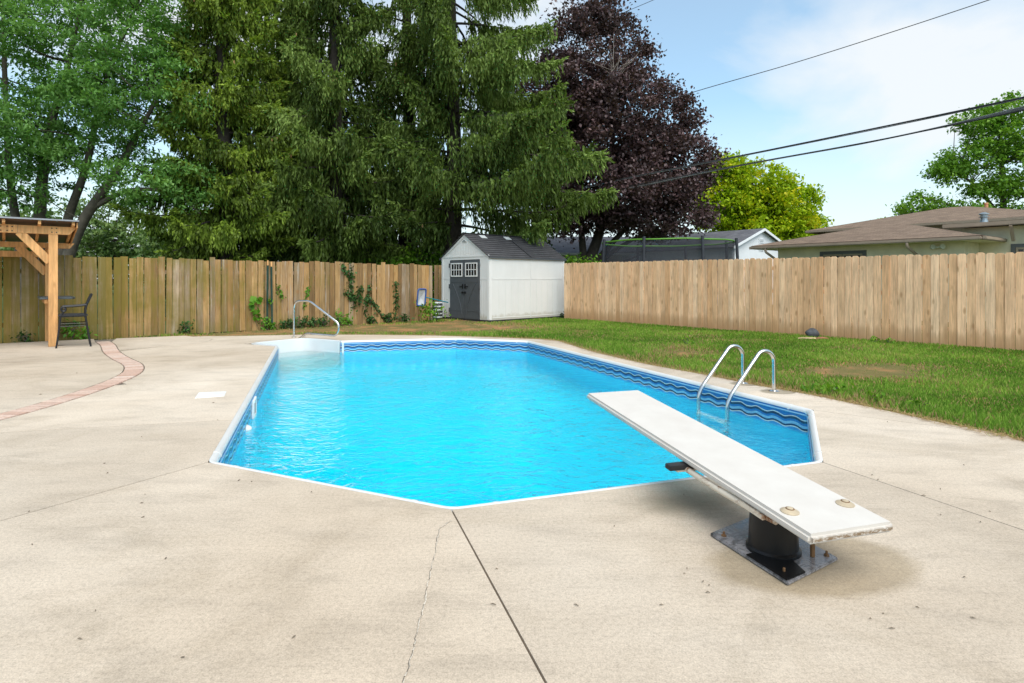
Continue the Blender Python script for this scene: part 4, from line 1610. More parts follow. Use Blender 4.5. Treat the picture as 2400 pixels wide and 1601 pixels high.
g = MB()
g.bar(pp(.385, -.275, rz(-.275) + .016), pp(-PW - .385, -.275, rz(-.275) + .016), .02, .028)
g.build('roof_edge', M['roofedge'], perg)
g = MB()
g.bar(pp(.36, -.20, rz(-.2) - .05), pp(.36, PD + .33, rz(PD + .33) - .05), .022, .10)
g.build('verge_board', M['cedar'], perg)
# slate coloured counter fixed to the right-hand posts
g = MB()
cpts = [pp(-.20, .10, .90), pp(.30, .10, .90), pp(.36, .22, .90), pp(.36, PD - .2, .90), pp(.28, PD - .08, .90), pp(-.20, PD - .08, .90)]
g.extrude(cpts, (0, 0, .04))
g.build('counter', M['tabletop'], perg, bevel=.006)
g = MB()
g.bar(pp(-.10, .12, .86), pp(-.10, PD - .1, .86), .05, .08)
g.bar(pp(.02, .09, .86), pp(.02, PD - .09, .86), .05, .08)
g.build('counter_bracket', M['cedar'], perg)

CH = Vector((-8.42, 11.40, 0))
ch = thing('bar_stool', CH, 'black metal bar stool with curled arms beside the pergola post', 'bar stool')
cx_, cy_ = Vector((.80, .60, 0)).normalized(), Vector((-.60, .80, 0)).normalized()    # towards the back rest, across
def cpnt(x, y, z):
    return CH + cx_ * (x * .88) + cy_ * (y * .92) + Vector((0, 0, z))
for y in (-.24, .24):
    pipe('leg', smooth_path([cpnt(-.30, y * 1.08, 0), cpnt(-.265, y * 1.03, .25), cpnt(-.225, y, .60)], 4), .017, M['blackmetal'], ch, 8)
    pipe('leg', smooth_path([cpnt(.30, y * 1.08, 0), cpnt(.25, y * 1.02, .3), cpnt(.205, y, .60)], 4), .017, M['blackmetal'], ch, 8)
    pipe('back_post', smooth_path([cpnt(.20, y, .58), cpnt(.215, y, .75), cpnt(.26, y, .88), cpnt(.315, y, 1.0)], 4), .017, M['blackmetal'], ch, 8)
    # arm with a curl at the front
    arm = [cpnt(.23, y, .80), cpnt(.14, y, .785), cpnt(-.02, y, .775), cpnt(-.15, y, .77)]
    for k in range(0, 13):
        a = R(90 + k * 32)
        rr = .052 - k * .0025
        arm.append(cpnt(-.17 + rr * math.cos(a), y, .718 + rr * math.sin(a)))
    pipe('arm', smooth_path(arm, 3), .016, M['blackmetal'], ch, 8)
    pipe('arm_post', [cpnt(-.18, y, .665), cpnt(-.215, y, .60)], .014, M['blackmetal'], ch, 8)
    for z in (.40, .45):
        pipe('stretcher', [cpnt(-.245, y, z), cpnt(.235, y, z)], .009, M['blackmetal'], ch, 6)
for x in (-.25, .24):
    pipe('stretcher', [cpnt(x, -.245, .30), cpnt(x, .245, .30)], .010, M['blackmetal'], ch, 6)
g = MB()
g.box(cpnt(-.01, 0, .60), (.46, .50, .05), Matrix((cx_, cy_, Vector((0, 0, 1)))).transposed())
g.build('seat', M['sling'], ch, bevel=.02)
bk_r = Matrix((cx_, cy_, Vector((0, 0, 1)))).transposed() @ Matrix.Rotation(R(22), 3, 'Y')
g = MB()
g.box(cpnt(.275, 0, .90), (.03, .47, .24), bk_r)
g.build('backrest', M['sling'], ch, bevel=.012)

# ---------------------------------------------------------------- things along the left fence
def on_lf(px, py, off=.05):
    """point of the left fence's face (off metres in front) seen at a photo pixel"""
    d = Vector(((px - 1200) / F, 1, -(py - HZ) / F))
    p0 = FL0 + FLN * off
    c = Vector((0, 0, H))
    t = (p0 - c).dot(FLN) / d.dot(FLN)
    return c + d * t
for i, ((x0, y0), (x1, y1)) in enumerate((((626, 745), (627.5, 622)), ((638, 747), (636, 625)))):
    a, b = on_lf(x0, y0, .12), on_lf(x1, y1, .06)
    a.z = -.1
    st = thing('metal_stake', (a.x, a.y, 0), ('left one of two dark green stakes leaning on the old fence', 'right one of two dark green stakes leaning on the old fence')[i], 'stake', 'green stakes against the old fence')
    g = MB()
    g.bar(a, b, .045, .012, FLN)
    g.bar(a + FLN * .013, b + FLN * .013, .010, .016, FLN)
    g.build('shaft', M['stake'], st)
    g = MB()
    g.bar(b, b + (b - a).normalized() * .13, .035, .02, FLN)
    g.build('wooden_tip', M['cedar'], st)

# leaf skimmer net leaning by the shed
nc = at(988, 697, 18.0)
net = thing('skimmer_net', (nc.x + .3, nc.y + .3, 0), 'blue framed pool skimmer net on a teal pole by the shed', 'pool net')
nx, ny = Vector((.80, .60, 0)).normalized(), Vector((.07, .05, 1)).normalized()
rec = []
for a0, (cx, cz) in ((0, (.085, .20)), (90, (-.085, .20)), (180, (-.085, -.20)), (270, (.085, -.20))):
    for k in range(5):
        a = R(a0 + k * 22.5)
        rec.append(nc + nx * (cx + .05 * math.cos(a)) + ny * (cz + .05 * math.sin(a)))
g = MB()
g.tube(rec, .024, 8, closed=True)
g.build('frame', M['netframe'], net, smooth=True)
g = MB()
g.add(rec + [nc + Vector((-.04, .1, 0))], [(i, (i + 1) % len(rec), len(rec)) for i in range(len(rec))])
g.build('mesh', M['netmesh'], net)
pe = at(1050, 709, 19.0)
ps = nc + nx * .13
g = MB()
g.tube([ps, ps.lerp(pe, .5), Vector((pe.x, pe.y, pe.z))], .018, 8)
g.build('pole', M['teal'], net, smooth=True)
g = MB()
g.tube([Vector((ps.x + .32, ps.y + .32, -.03)), ps.lerp(pe, .3)], .012, 8)
g.build('stand_pole', M['stake'], net)

# coiled ribbed hose
hc = Vector((-2.43, 19.45, 0))
ho = thing('pool_hose', hc, 'white and black ribbed hose coiled upright beside the shed', 'hose')
for k in range(9):
    z = .04 + k * .058
    ring = [hc + Vector((math.cos(a) * .13, math.sin(a) * .13, z + rnd.uniform(-.006, .006))) for a in [2 * math.pi * j / 20 for j in range(20)]]
    g = MB()
    g.tube(ring, .027, 8, closed=True)
    g.build('coil', M['hose'] if k % 2 == 0 else M['hosering'], ho, smooth=True)

# boulder and flagstone under the right fence
def rock(name, c, r, mat, label, cat, sq=(1, 1, 1), seed=1, group=None):
    bm = bmesh.new()
    bmesh.ops.create_icosphere(bm, subdivisions=3, radius=1)
    rr = random.Random(seed)
    ph = [Vector((rr.uniform(-1, 1), rr.uniform(-1, 1), rr.uniform(-1, 1))).normalized() for _ in range(14)]
    for v in bm.verts:
        n = v.co.normalized()
        k = 1.0
        for i, q in enumerate(ph):
            k = min(k, (.72 + .02 * i) / max(.001, n.dot(q))) if n.dot(q) > .75 else k
        v.co = Vector((n.x * sq[0], n.y * sq[1], n.z * sq[2])) * r * k
    me = bpy.data.meshes.new(name)
    bm.to_mesh(me)
    bm.free()
    me.materials.append(mat)
    o = bpy.data.objects.new(name, me)
    COL.objects.link(o)
    o.location = c
    return tag(o, label, cat, group)
q = gp(1908, 789)
rock('boulder', (q.x, q.y + .1, .06), .15, M['stone'], 'dark grey boulder resting against the foot of right fence', 'rock', (1.15, .8, .85), 3)
q = gp(1893, 793)
rock('flagstone', (q.x, q.y, -.005), .21, M['tanstone'], 'flat tan stone lying in grass before the dark boulder', 'stone', (1.2, .5, .14), 8)
q = gp(1930, 794)
rock('brick_fragment', (q.x, q.y + .04, 0), .13, M['redbrickbit'], 'reddish stone fragment to the right of the dark boulder', 'stone', (1.1, .5, .3), 9)

# ---------------------------------------------------------------- trampoline
TC = Vector((5.15, 19.75, 0))
tr_ = thing('trampoline', TC, 'black netted trampoline with lime green top trim behind the right fence', 'trampoline')
TR, TT = 2.12, 2.49
nseg = 48
g = MB()
vs = [TC + Vector((TR * math.cos(2 * math.pi * j / nseg), TR * math.sin(2 * math.pi * j / nseg), z)) for z in (.9, TT - .01 ) for j in range(nseg)]
g.add(vs, [(j, (j + 1) % nseg, nseg + (j + 1) % nseg, nseg + j) for j in range(nseg)])
g.build('netting', M['trampnet'], tr_, smooth='all')
g = MB()
g.tube([TC + Vector((TR * math.cos(a), TR * math.sin(a), TT + .006 * math.cos(a * 8))) for a in [2 * math.pi * j / 64 for j in range(64)]], .024, 8, closed=True)
g.build('top_band', M['lime'], tr_, smooth=True)
for k in range(8):
    a = R(k * 45 + 13)
    p = TC + Vector((math.cos(a), math.sin(a), 0)) * (TR + .09)
    p2 = TC + Vector((math.cos(a), math.sin(a), 0)) * (TR + .14)
    pipe('pole', [(p2.x, p2.y, -.05), (p2.x, p2.y, 1.6), (p.x, p.y, TT + .08)], .048, M['tramppole'], tr_, 10)
g = MB()
g.lathe(TC + Vector((0, 0, .82)), [(TR + .1, 0), (TR + .1, .05), (TR - .25, .06), (.01, .02)], 40)
g.build('bed', M['tramppole'], tr_)

# ---------------------------------------------------------------- neighbouring houses
def quad_uv(name, pts, mat, parent, thick=.06, u_dir=None):
    """roof plane: 3 or 4 points (eave first), slight thickness, UVs in metres along the eave and up the slope"""
    pts = [Vector(p) for p in pts]
    ud = (pts[1] - pts[0]).normalized() if u_dir is None else u_dir
    nrm = (pts[1] - pts[0]).cross(pts[2] - pts[1]).normalized()
    if nrm.z < 0:
        nrm = -nrm
    vd = nrm.cross(ud)
    off = world_loc(parent)
    n = len(pts)
    vs = pts + [p - nrm * thick for p in pts]
    fs = [list(range(n)), list(range(n, 2 * n))[::-1]] + [[i, i + n, (i + 1) % n + n, (i + 1) % n] for i in range(n)]
    me = bpy.data.meshes.new(name)
    me.from_pydata([tuple(p - off) for p in vs], [], fs)
    uv = me.uv_layers.new(name='UVMap')
    for poly in me.polygons:
        for li in poly.loop_indices:
            p = vs[me.loops[li].vertex_index] - pts[0]
            uv.data[li].uv = (p.dot(ud), p.dot(vd))
    me.materials.append(mat)
    o = bpy.data.objects.new(name, me)
    COL.objects.link(o)
    o.parent = parent
    return o
Z = Vector((0, 0, 1))
HD, HN = Vector((.60, -.80, 0)).normalized(), Vector((.80, .60, 0)).normalized()      # along the eaves (to the right), away
h1 = Vector((9.27, 23.0, 0))
house = thing('brown_roof_house', h1, 'cream stucco house with low brown hip roofs beyond the right fence', 'house')
def hq(d, n, z):
    return h1 + HD * d + HN * n + Z * z
# low front block
HL, HDp, EZ = 7.25, 6.6, 2.56
g = MB()
g.prism([hq(.75, .6, 0)[:2], hq(HL - .6, .6, 0)[:2], hq(HL - .6, 6.0, 0)[:2], hq(.75, 6.0, 0)[:2]], -.05, EZ - .06)
wall = g.build('wall', M['stucco'], house)
e = [hq(0, 0, EZ), hq(HL, 0, EZ), hq(HL, HDp, EZ), hq(0, HDp, EZ)]
r0, r1 = hq(3.45, 3.3, EZ + .80), hq(3.85, 3.3, EZ + .80)
quad_uv('roof', [e[0], e[1], r1, r0], M['brownroof'], house)
quad_uv('roof', [e[3], e[0], r0], M['brownroof'], house)
quad_uv('roof', [e[1], e[2], r1], M['brownroof'], house)
quad_uv('roof', [e[2], e[3], r0, r1], M['brownroof'], house)
for a, b in ((e[0], e[1]), (e[1], e[2]), (e[3], e[0])):
    d = (b - a).normalized()
    outw = Vector((d.y, -d.x, 0))
    g = MB()
    g.bar(a + outw * .05 - Z * .075, b + outw * .05 - Z * .075, .11, .10)
    g.build('gutter', M['fascia'], house, bevel=.02)
g = MB()
g.add([e[i] - Z * .12 + (e[(i + 2) % 4] - e[i]).normalized() * .06 for i in range(4)], [(0, 1, 2, 3)])
g.build('soffit', M['stucco'], house)
for d0 in (.62, 5.35):
    s0 = hq(d0, -.06, EZ - .13)
    g = MB()
    g.tube(round_path([s0, s0 - Z * .12, hq(d0 + .12, .52, EZ - .55), hq(d0 + .12, .52, 0)], .06, 3), .045, 8)
    g.build('downspout', M['fascia'], house, smooth=True)
def window(parent, a, dvec, nvec, w, z0, z1, name='window'):
    g = MB()
    t = .11
    g.bar(a + Z * (z1 - t / 2), a + dvec * w + Z * (z1 - t / 2), t, .06, nvec)
    g.bar(a + Z * (z0 + t / 2), a + dvec * w + Z * (z0 + t / 2), t, .06, nvec)
    g.bar(a + dvec * t / 2 + Z * (z0 + t), a + dvec * t / 2 + Z * (z1 - t), t, .06, nvec)
    g.bar(a + dvec * (w - t / 2) + Z * (z0 + t), a + dvec * (w - t / 2) + Z * (z1 - t), t, .06, nvec)
    fr = g.build(name, M['windowtrim'], parent)
    g = MB()
    for k in (0, 1):
        x0, x1 = t + k * (w - 2 * t) / 2 + .01, t + (k + 1) * (w - 2 * t) / 2 - .01
        s = .06
        b = a + nvec * .005
        g.bar(b + dvec * x0 + Z * (z1 - t - s / 2), b + dvec * x1 + Z * (z1 - t - s / 2), s, .04, nvec)
        g.bar(b + dvec * (x0 + s / 2) + Z * (z0 + t), b + dvec * (x0 + s / 2) + Z * (z1 - t - s), s, .04, nvec)
        g.bar(b + dvec * (x1 - s / 2) + Z * (z0 + t), b + dvec * (x1 - s / 2) + Z * (z1 - t - s), s, .04, nvec)
        for q in (1, 2):
            xx = x0 + (x1 - x0) * q / 3
            g.bar(b + dvec * xx + Z * (z0 + t), b + dvec * xx + Z * (z1 - t - s), .02, .02, nvec)
    g.build('sash', M['sash'], fr)
    g = MB()
    g.bar(a + nvec * -.02 + dvec * .08 + Z * ((z0 + z1) / 2), a + nvec * -.02 + dvec * (w - .08) + Z * ((z0 + z1) / 2), z1 - z0 - .1, .02, nvec)
    g.build('pane', M['darkglass'], fr)
window(house, hq(2.35, .585, 0), HD, -HN, 1.55, 1.0, 2.27)
g = MB()
fl = hq(6.0, .56, 2.28)
g.box(fl, (.10, .10, .06))
g.bar(fl, fl - HN * .12, .03, .03)
fx = g.build('floodlight', M['whiteplastic'], house)
for s_ in (-1, 1):
    g = MB()
    g.lathe(fl + HD * s_ * .13 - HN * .14, [(.03, -.06), (.075, .02), (.08, .06)], 14, Matrix.Rotation(R(75), 3, 'X'))
    g.build('lamp_head', M['flood'], fx, smooth=True)
# set-back wing with nearly flat roof
def wq(d, n, z):
    return h1 + HD * d + HN * n + Z * z
g = MB()
g.prism([wq(6.2, 2.0, 0)[:2], wq(14.5, 2.0, 0)[:2], wq(14.5, 8, 0)[:2], wq(6.2, 8, 0)[:2]], -.05, 2.92)
g.build('wall', M['stucco'], house)
quad_uv('roof', [wq(5.8, 1.6, 3.05), wq(15, 1.6, 3.05), wq(15, 8.5, 3.30), wq(5.8, 8.5, 3.30)], M['brownroof'], house)
g = MB()
g.bar(wq(5.8, 1.56, 2.985), wq(15, 1.56, 2.985), .11, .13)
g.build('gutter', M['fascia'], house, bevel=.02)
g = MB()
g.bar(wq(7.55, 1.52, 2.9), wq(7.55, 1.8, 2.45), .08, .08)
g.build('downspout', M['fascia'], house)
window(house, wq(7.45, 1.985, 0), HD, -HN, 1.35, 1.0, 2.36)
window(house, wq(10.05, 1.985, 0), HD, -HN, 1.35, 1.0, 2.50)
vpn = at(2306, 534, 21.0)
g = MB()
vz = 3.02
g.lathe((vpn.x, vpn.y, vz), [(.15, 0), (.12, .30), (.10, .38), (.10, .44), (.15, .45), (.15, .47), (.10, .48), (.10, .53), (.15, .54), (.15, .57), (.06, .62)], 16)
g.build('roof_vent', M['vent'], house, smooth=True)
# tall rear block with hip roof
u0 = at(1890.7, 545, 33.6)
u0.z = 0
UZ = 4.02
def uq(d, n, z):
    return u0 + HD * d + HN * n + Z * z
UL, UD = 11.2, 10.6
g = MB()
g.prism([uq(.7, .7, 0)[:2], uq(UL - .7, .7, 0)[:2], uq(UL - .7, UD - .7, 0)[:2], uq(.7, UD - .7, 0)[:2]], -.05, UZ - .06)
g.build('wall', M['fascia'], house)
e = [uq(0, 0, UZ), uq(UL, 0, UZ), uq(UL, UD, UZ), uq(0, UD, UZ)]
r0, r1 = uq(5.0, 5.2, UZ + 1.18), uq(5.95, 5.2, UZ + 1.18)
quad_uv('roof', [e[0], e[1], r1, r0], M['brownroof'], house)
quad_uv('roof', [e[3], e[0], r0], M['brownroof'], house)
quad_uv('roof', [e[1], e[2], r1], M['brownroof'], house)
quad_uv('roof', [e[2], e[3], r0, r1], M['brownroof'], house)
for a, b in ((e[0], e[1]), (e[3], e[0])):
    d = (b - a).normalized()
    outw = Vector((d.y, -d.x, 0))
    g = MB()
    g.bar(a + outw * .05 - Z * .08, b + outw * .05 - Z * .08, .12, .14)
    g.build('gutter', M['fascia'], house, bevel=.02)
fl = at(2311.5, 494, 33.5)
g = MB()
g.lathe((fl.x, fl.y, 4.6), [(.09, 0), (.09, .88), (.105, .89), (.105, .96), (.08, .98)], 12)
g.build('chimney_flue', M['orangepipe'], house, smooth=True)

# white garage with grey roof
ga = at(1783.7, 535.7, 30.0)
GD, GW = Vector((-.60, .80, 0)).normalized(), Vector((.80, .60, 0)).normalized()       # ridge away, gable width
gz, ez, hw, gl = ga.z, 2.82, 2.75, 7.5
g0 = Vector((ga.x, ga.y, 0))
gar = thing('white_garage', g0, 'white gabled garage with a louvred vent and grey roof', 'garage')
g = MB()
g.extrude([g0 - GW * (hw - .25) - Z * .05, g0 + GW * (hw - .25) - Z * .05, g0 + GW * (hw - .25) + Z * (ez + .02), g0 + Z * (gz - .08), g0 - GW * (hw - .25) + Z * (ez + .02)], GD * gl)
g.build('wall', M['whitewall'], gar)
for s_ in (-1, 1):
    quad_uv('roof', [g0 + GW * s_ * hw - GD * .2 + Z * ez, g0 + GW * s_ * hw + GD * (gl + .2) + Z * ez, g0 + GD * (gl + .2) + Z * gz, g0 - GD * .2 + Z * gz], M['greyroof'], gar, .07)
    g = MB()
    g.bar(g0 + GW * s_ * hw - GD * .215 + Z * (ez - .06), g0 - GD * .215 + Z * (gz - .06), .12, .025, GD)
    g.build('barge_board', M['whitewall'], gar)
vc = at(1784.5, 560, 29.95)
g = MB()
g.bar(g0 - GD * .02 + GW * .0 + Z * (gz - 1.12), g0 - GD * .02 + Z * (gz - .52), .42, .03, GD)
vt = g.build('vent_frame', M['whitewall'], gar)
for k in range(7):
    g = MB()
    zz = gz - 1.06 + k * .08
    g.bar(g0 - GD * .042 - GW * .16 + Z * zz, g0 - GD * .042 + GW * .16 + Z * zz, .022, .012, GD)
    g.build('louvre', M['vent'], vt)

# pale house seen through the trees behind the trampoline
hb_ = Vector((4.1, 35.0, 0))
hs = thing('white_house', hb_, 'pale house with grey roof half hidden behind the trampoline netting', 'house')
g = MB()
g.prism([(1.0, 34.2), (9.6, 34.2), (9.6, 41), (1.0, 41)], -.05, 2.74)
g.build('wall', M['creamwall'], hs)
quad_uv('roof', [(.6, 33.8, 2.76), (10.0, 33.8, 2.76), (10.0, 37.6, 3.95), (.6, 37.6, 3.95)], M['greyroof'], hs)
quad_uv('roof', [(10.0, 41.4, 2.76), (.6, 41.4, 2.76), (.6, 37.6, 3.95), (10.0, 37.6, 3.95)], M['greyroof'], hs)
g = MB()
g.bar((.6, 33.76, 2.70), (10.0, 33.76, 2.70), .1, .12)
g.build('gutter', M['whitewall'], hs)
window(hs, Vector((6.0, 34.19, 0)), Vector((1, 0, 0)), Vector((0, -1, 0)), 1.5, .9, 2.2)
hb_ = Vector((-4.2, 37.0, 0))
hs = thing('cream_house', hb_, 'cream house glimpsed between tree trunks left of the shed', 'house')
g = MB()
g.prism([(-9.5, 36.2), (-1.6, 36.2), (-1.6, 43), (-9.5, 43)], -.05, 2.7)
g.build('wall', M['creamwall'], hs)
quad_uv('roof', [(-9.9, 35.8, 2.72), (-1.2, 35.8, 2.72), (-1.2, 39.6, 3.9), (-9.9, 39.6, 3.9)], M['greyroof'], hs)
quad_uv('roof', [(-1.2, 43.4, 2.72), (-9.9, 43.4, 2.72), (-9.9, 39.6, 3.9), (-1.2, 39.6, 3.9)], M['greyroof'], hs)
window(hs, Vector((-4.6, 36.19, 0)), Vector((1, 0, 0)), Vector((0, -1, 0)), 1.4, .9, 2.2)

# ---------------------------------------------------------------- overhead cables
def cable(pts, r, mat, label, n=6):
    pts = smooth_path(pts, 14)
    g = MB()
    g.tube(pts, r, n, cap=False)
    o = g.build('utility_cable', mat, smooth='all', fix=False)
    return tag(o, label, 'cable')
def span(pix, y_at):
    return [at(px, py, y_at(px)) for px, py in pix]
yy = lambda px: 27.5 - (px - 1470) * (12.1 / 930)
cable(span([(1180, 497), (1320, 452), (1470, 417), (1740, 364), (2050, 301), (2400, 228), (2700, 164)], yy), .026, M['cable'], 'middle black cable slanting across the sky above the bundle')
cable(span([(1180, 500), (1320, 455), (1470, 419), (1740, 366), (2050, 304), (2400, 231), (2700, 167)], yy), .015, M['cablegrey'], 'thin wire lashed under the middle black cable')
cable(span([(1180, 505), (1320, 469), (1470, 438), (1740, 386), (2050, 330), (2400, 258), (2700, 190)], yy), .022, M['cable'], 'lower black cable running beneath the grey strands')
for k, (o1, o2, lb) in enumerate(((1.5, -5, 'upper grey strand of the loose bundle above lower black cable'), (3.5, -7.5, 'topmost grey strand of the loose lower bundle'), (3, -2.5, 'lowest grey strand wrapped along the lower black cable'))):
    w = [0, o1 * .6, o1, o2 * .1, o1 * .7 - 1, o2, o2 * 1.8]
    cable([p + Vector((0, .02 * k, 0)) for p in span([(px, py + ww) for (px, py), ww in zip([(1180, 506), (1320, 471), (1470, 440), (1740, 388), (2050, 330), (2400, 257), (2700, 189)], w)], yy)], .017, M['cablegrey'], lb)
y2 = lambda px: 30 - (px - 1470) * (14 / 930)
cable(span([(1260, 122), (1380, 63), (1465, 28), (1545, -6), (1700, -75)], lambda px: 29 - (px - 1465) * .01), .012, M['cable'], 'short thin wire above the top of the purple maple')
cable(span([(1450, 282), (1600, 224), (1860, 148), (2100, 72), (2318, 0), (2600, -95)], lambda px: 24.5 - (px - 1600) * .006), .015, M['cable'], 'thin upper wire rising from the purple maple to top right')

# ---------------------------------------------------------------- foliage generators
def unit(v):
    return v / np.maximum(np.linalg.norm(v, axis=-1, keepdims=True), 1e-9)

def leaf_quads(C, size, rg, droop=.5, aspect=.55, up=None, fold=.18):
    """one rhomb of 4 vertices per centre; size = leaf length"""
    n = len(C)
    d = unit(rg.normal(size=(n, 3)) + np.array([0, 0, -droop]))
    s = unit(np.cross(d, rg.normal(size=(n, 3))))
    nrm = np.cross(d, s)
    if up is not None:            # leaf faces tend upwards
        f = np.sign(nrm[:, 2:3])
        nrm = unit(nrm * f + np.array([0, 0, up]))
        s = unit(np.cross(nrm, d))
    L = size[:, None]
    V = np.stack([C - d * L * .5, C + s * L * aspect * .5 - d * L * .05 + nrm * L * fold * .5, C + d * L * .5, C - s * L * aspect * .5 - d * L * .05 + nrm * L * fold * .5], 1)
    Q = np.arange(n * 4).reshape(n, 4)
    return V.reshape(-1, 3), Q

def tubes_np(g, pts, r0, r1, n=6):
    k = len(pts)
    g.tube([tuple(p) for p in pts], [r0 + (r1 - r0) * i / (k - 1) for i in range(k)], n, cap=False)

def spruce(name, label, base, height, mat, seed, z_low=2.0, spread=6.5, dens=1.0, gap=None, lean=(0, 0), curtain=1.0, bare_in=.3, step=.27, bark='bark', zmax=99, cone_n=30, shape=.9, back_thin=.7):
    rg = np.random.default_rng(seed)
    t = thing(name, base, label, 'tree')
    bx, by = base[0], base[1]
    g = MB()
    trunk = [(bx + lean[0] * z / height + .06 * math.sin(z * .5 + seed), by + lean[1] * z / height, z) for z in np.linspace(-.1, height, 16)]
    tubes_np(g, trunk, .30 + height * .006, .03, 10)
    g.build('trunk', M[bark], t, smooth=True)
    gl = MB()
    B, Ls, D, T = [], [], [], []
    cones = []
    z = z_low
    while z < min(height - .3, zmax):
        nl = rg.integers(3, 6)
        az0 = rg.uniform(0, 2 * math.pi)
        for k in range(nl):
            az = az0 + 2 * math.pi * k / nl + rg.normal(0, .3)
            zz = z + rg.uniform(-.15, .15)
            f = max(.04, 1 - (zz - z_low) / (height - z_low))
            L = spread * f ** shape * rg.uniform(.72, 1.12)
            if zz < z_low + 1.2:
                L *= rg.uniform(.6, 1.0)
            if gap is not None:
                L *= gap(az, zz)
            if L < .35:
                continue
            dx, dy = math.cos(az), math.sin(az)
            rise0 = rg.uniform(-.02, .16)
            sag = rg.uniform(.20, .36)
            tip = rg.uniform(.10, .26)
            s = np.linspace(0, 1, 11)
            cx = bx + lean[0] * zz / height + dx * L * s
            cy = by + lean[1] * zz / height + dy * L * s
            cz = zz + L * (rise0 * s - sag * s ** 1.6 + tip * s ** 5)
            cz = np.maximum(cz, .9)
            wob = rg.normal(0, .03, 11) * L * .3
            cx, cy = cx - dy * wob * s, cy + dx * wob * s
            P = np.stack([cx, cy, cz], 1)
            tubes_np(gl, P, .018 + .011 * L, .008, 5)
            # strands hung from a flat spray either side of the limb
            front = 1.0 if dy < .35 else back_thin
            ns = int(L * 54 * dens * front)
            bi_ = bare_in * (.55 if dy < -.2 else 1.0)
            u = bi_ + (1 - bi_) * rg.random(ns) ** .85
            tw = max(3, int(L * 4.2))
            u = np.clip((np.round(u * tw) + rg.normal(0, .10, ns)) / tw, bi_ * .8, 1)
            i0 = np.minimum((u * 10).astype(int), 9)
            fr = (u * 10 - i0)[:, None]
            q = P[i0] * (1 - fr) + P[i0 + 1] * fr
            wid = (.16 + .13 * L) * np.clip(1.25 - u, .12, 1)
            lat = rg.normal(0, .55, ns) * wid
            q[:, 0] += -dy * lat + dx * np.abs(lat) * .6
            q[:, 1] += dx * lat + dy * np.abs(lat) * .6
            q[:, 2] += -.16 * np.abs(lat) + rg.normal(0, .03, ns)
            ln_ = rg.uniform(.25, 1.0, ns) * curtain * np.clip(1.35 - u * .8, .3, 1.2) * (.5 + .5 * min(1, L / 3))
            B.append(q)
            Ls.append(ln_)
            dd = np.stack([dx * .18 + rg.normal(0, .12, ns), dy * .18 + rg.normal(0, .12, ns), -np.ones(ns)], 1)
            # new shoots along the limb end point forward
            shoot = rg.random(ns) < (.18 + .35 * (u > .85))
            dd[shoot] = np.stack([dx * .9 + rg.normal(0, .5, shoot.sum()), dy * .9 + rg.normal(0, .5, shoot.sum()), rg.normal(-.05, .35, shoot.sum())], 1)
            ln_[shoot] = rg.uniform(.15, .34, shoot.sum())
            D.append(unit(dd))
            T.append(np.clip(rg.normal(.38, .20) + rg.normal(0, .13, ns) + .22 * shoot, 0, 1))
            if rg.random() < .3 and L > 1.5 and dy < .3:
                for _ in range(rg.integers(1, 4)):
                    c = P[rg.integers(6, 11)] + np.array([rg.normal(0, .12), rg.normal(0, .12), -.05])
                    cones.append(c)
        z += step * rg.uniform(.75, 1.25)
    gl.build('branches', M[bark], t, fix=False)
    B, Ls, D, T = np.concatenate(B), np.concatenate(Ls), np.concatenate(D), np.concatenate(T)
    # each strand: little needle sprays along its length
    npc = 8
    n = len(B)
    tt = (np.arange(npc) + .3) / npc
    C = B[:, None, :] + D[:, None, :] * (Ls[:, None] * tt[None])[..., None]
    C = C + rg.normal(0, .014, C.shape)
    a = rg.random((n, npc)) * 2 * np.pi
    side = unit(np.cross(D, rg.normal(size=(n, 3))))
    side2 = np.cross(D, side)
    out = side[:, None, :] * np.cos(a)[..., None] + side2[:, None, :] * np.sin(a)[..., None]
    pd = unit(D[:, None, :] + out * rg.uniform(.15, .55, (n, npc, 1)))
    wv = unit(np.cross(pd, rg.normal(size=(n, npc, 3))))
    pl = (.085 + .16 * Ls[:, None] * rg.uniform(.7, 1.2, (n, npc)))[..., None]
    pw = (.027 + .018 * rg.random((n, npc)))[..., None] * (1.12 - .5 * tt[None, :, None])
    V = np.stack([C, C + pd * pl * .4 + wv * pw, C + pd * pl, C + pd * pl * .4 - wv * pw], 2).reshape(-1, 3)
    Q = np.arange(len(V)).reshape(-1, 4)
    tint = np.clip(T[:, None] + rg.normal(0, .08, (n, npc)) + .15 * (tt[None] - .5), 0, 1)
    tint = np.repeat(tint.reshape(-1), 4)
    np_obj('crown', V, Q, mat, t, tint)
    if cones:
        rg.shuffle(cones)
        gc = MB()
        for c in cones[:cone_n]:
            gc.lathe((c[0], c[1], c[2] - .13), [(.008, 0), (.022, .02), (.024, .07), (.014, .12), (.004, .135)], 6)
        tag(gc.build('cones', M['cone'], t), kind='stuff')
    return t

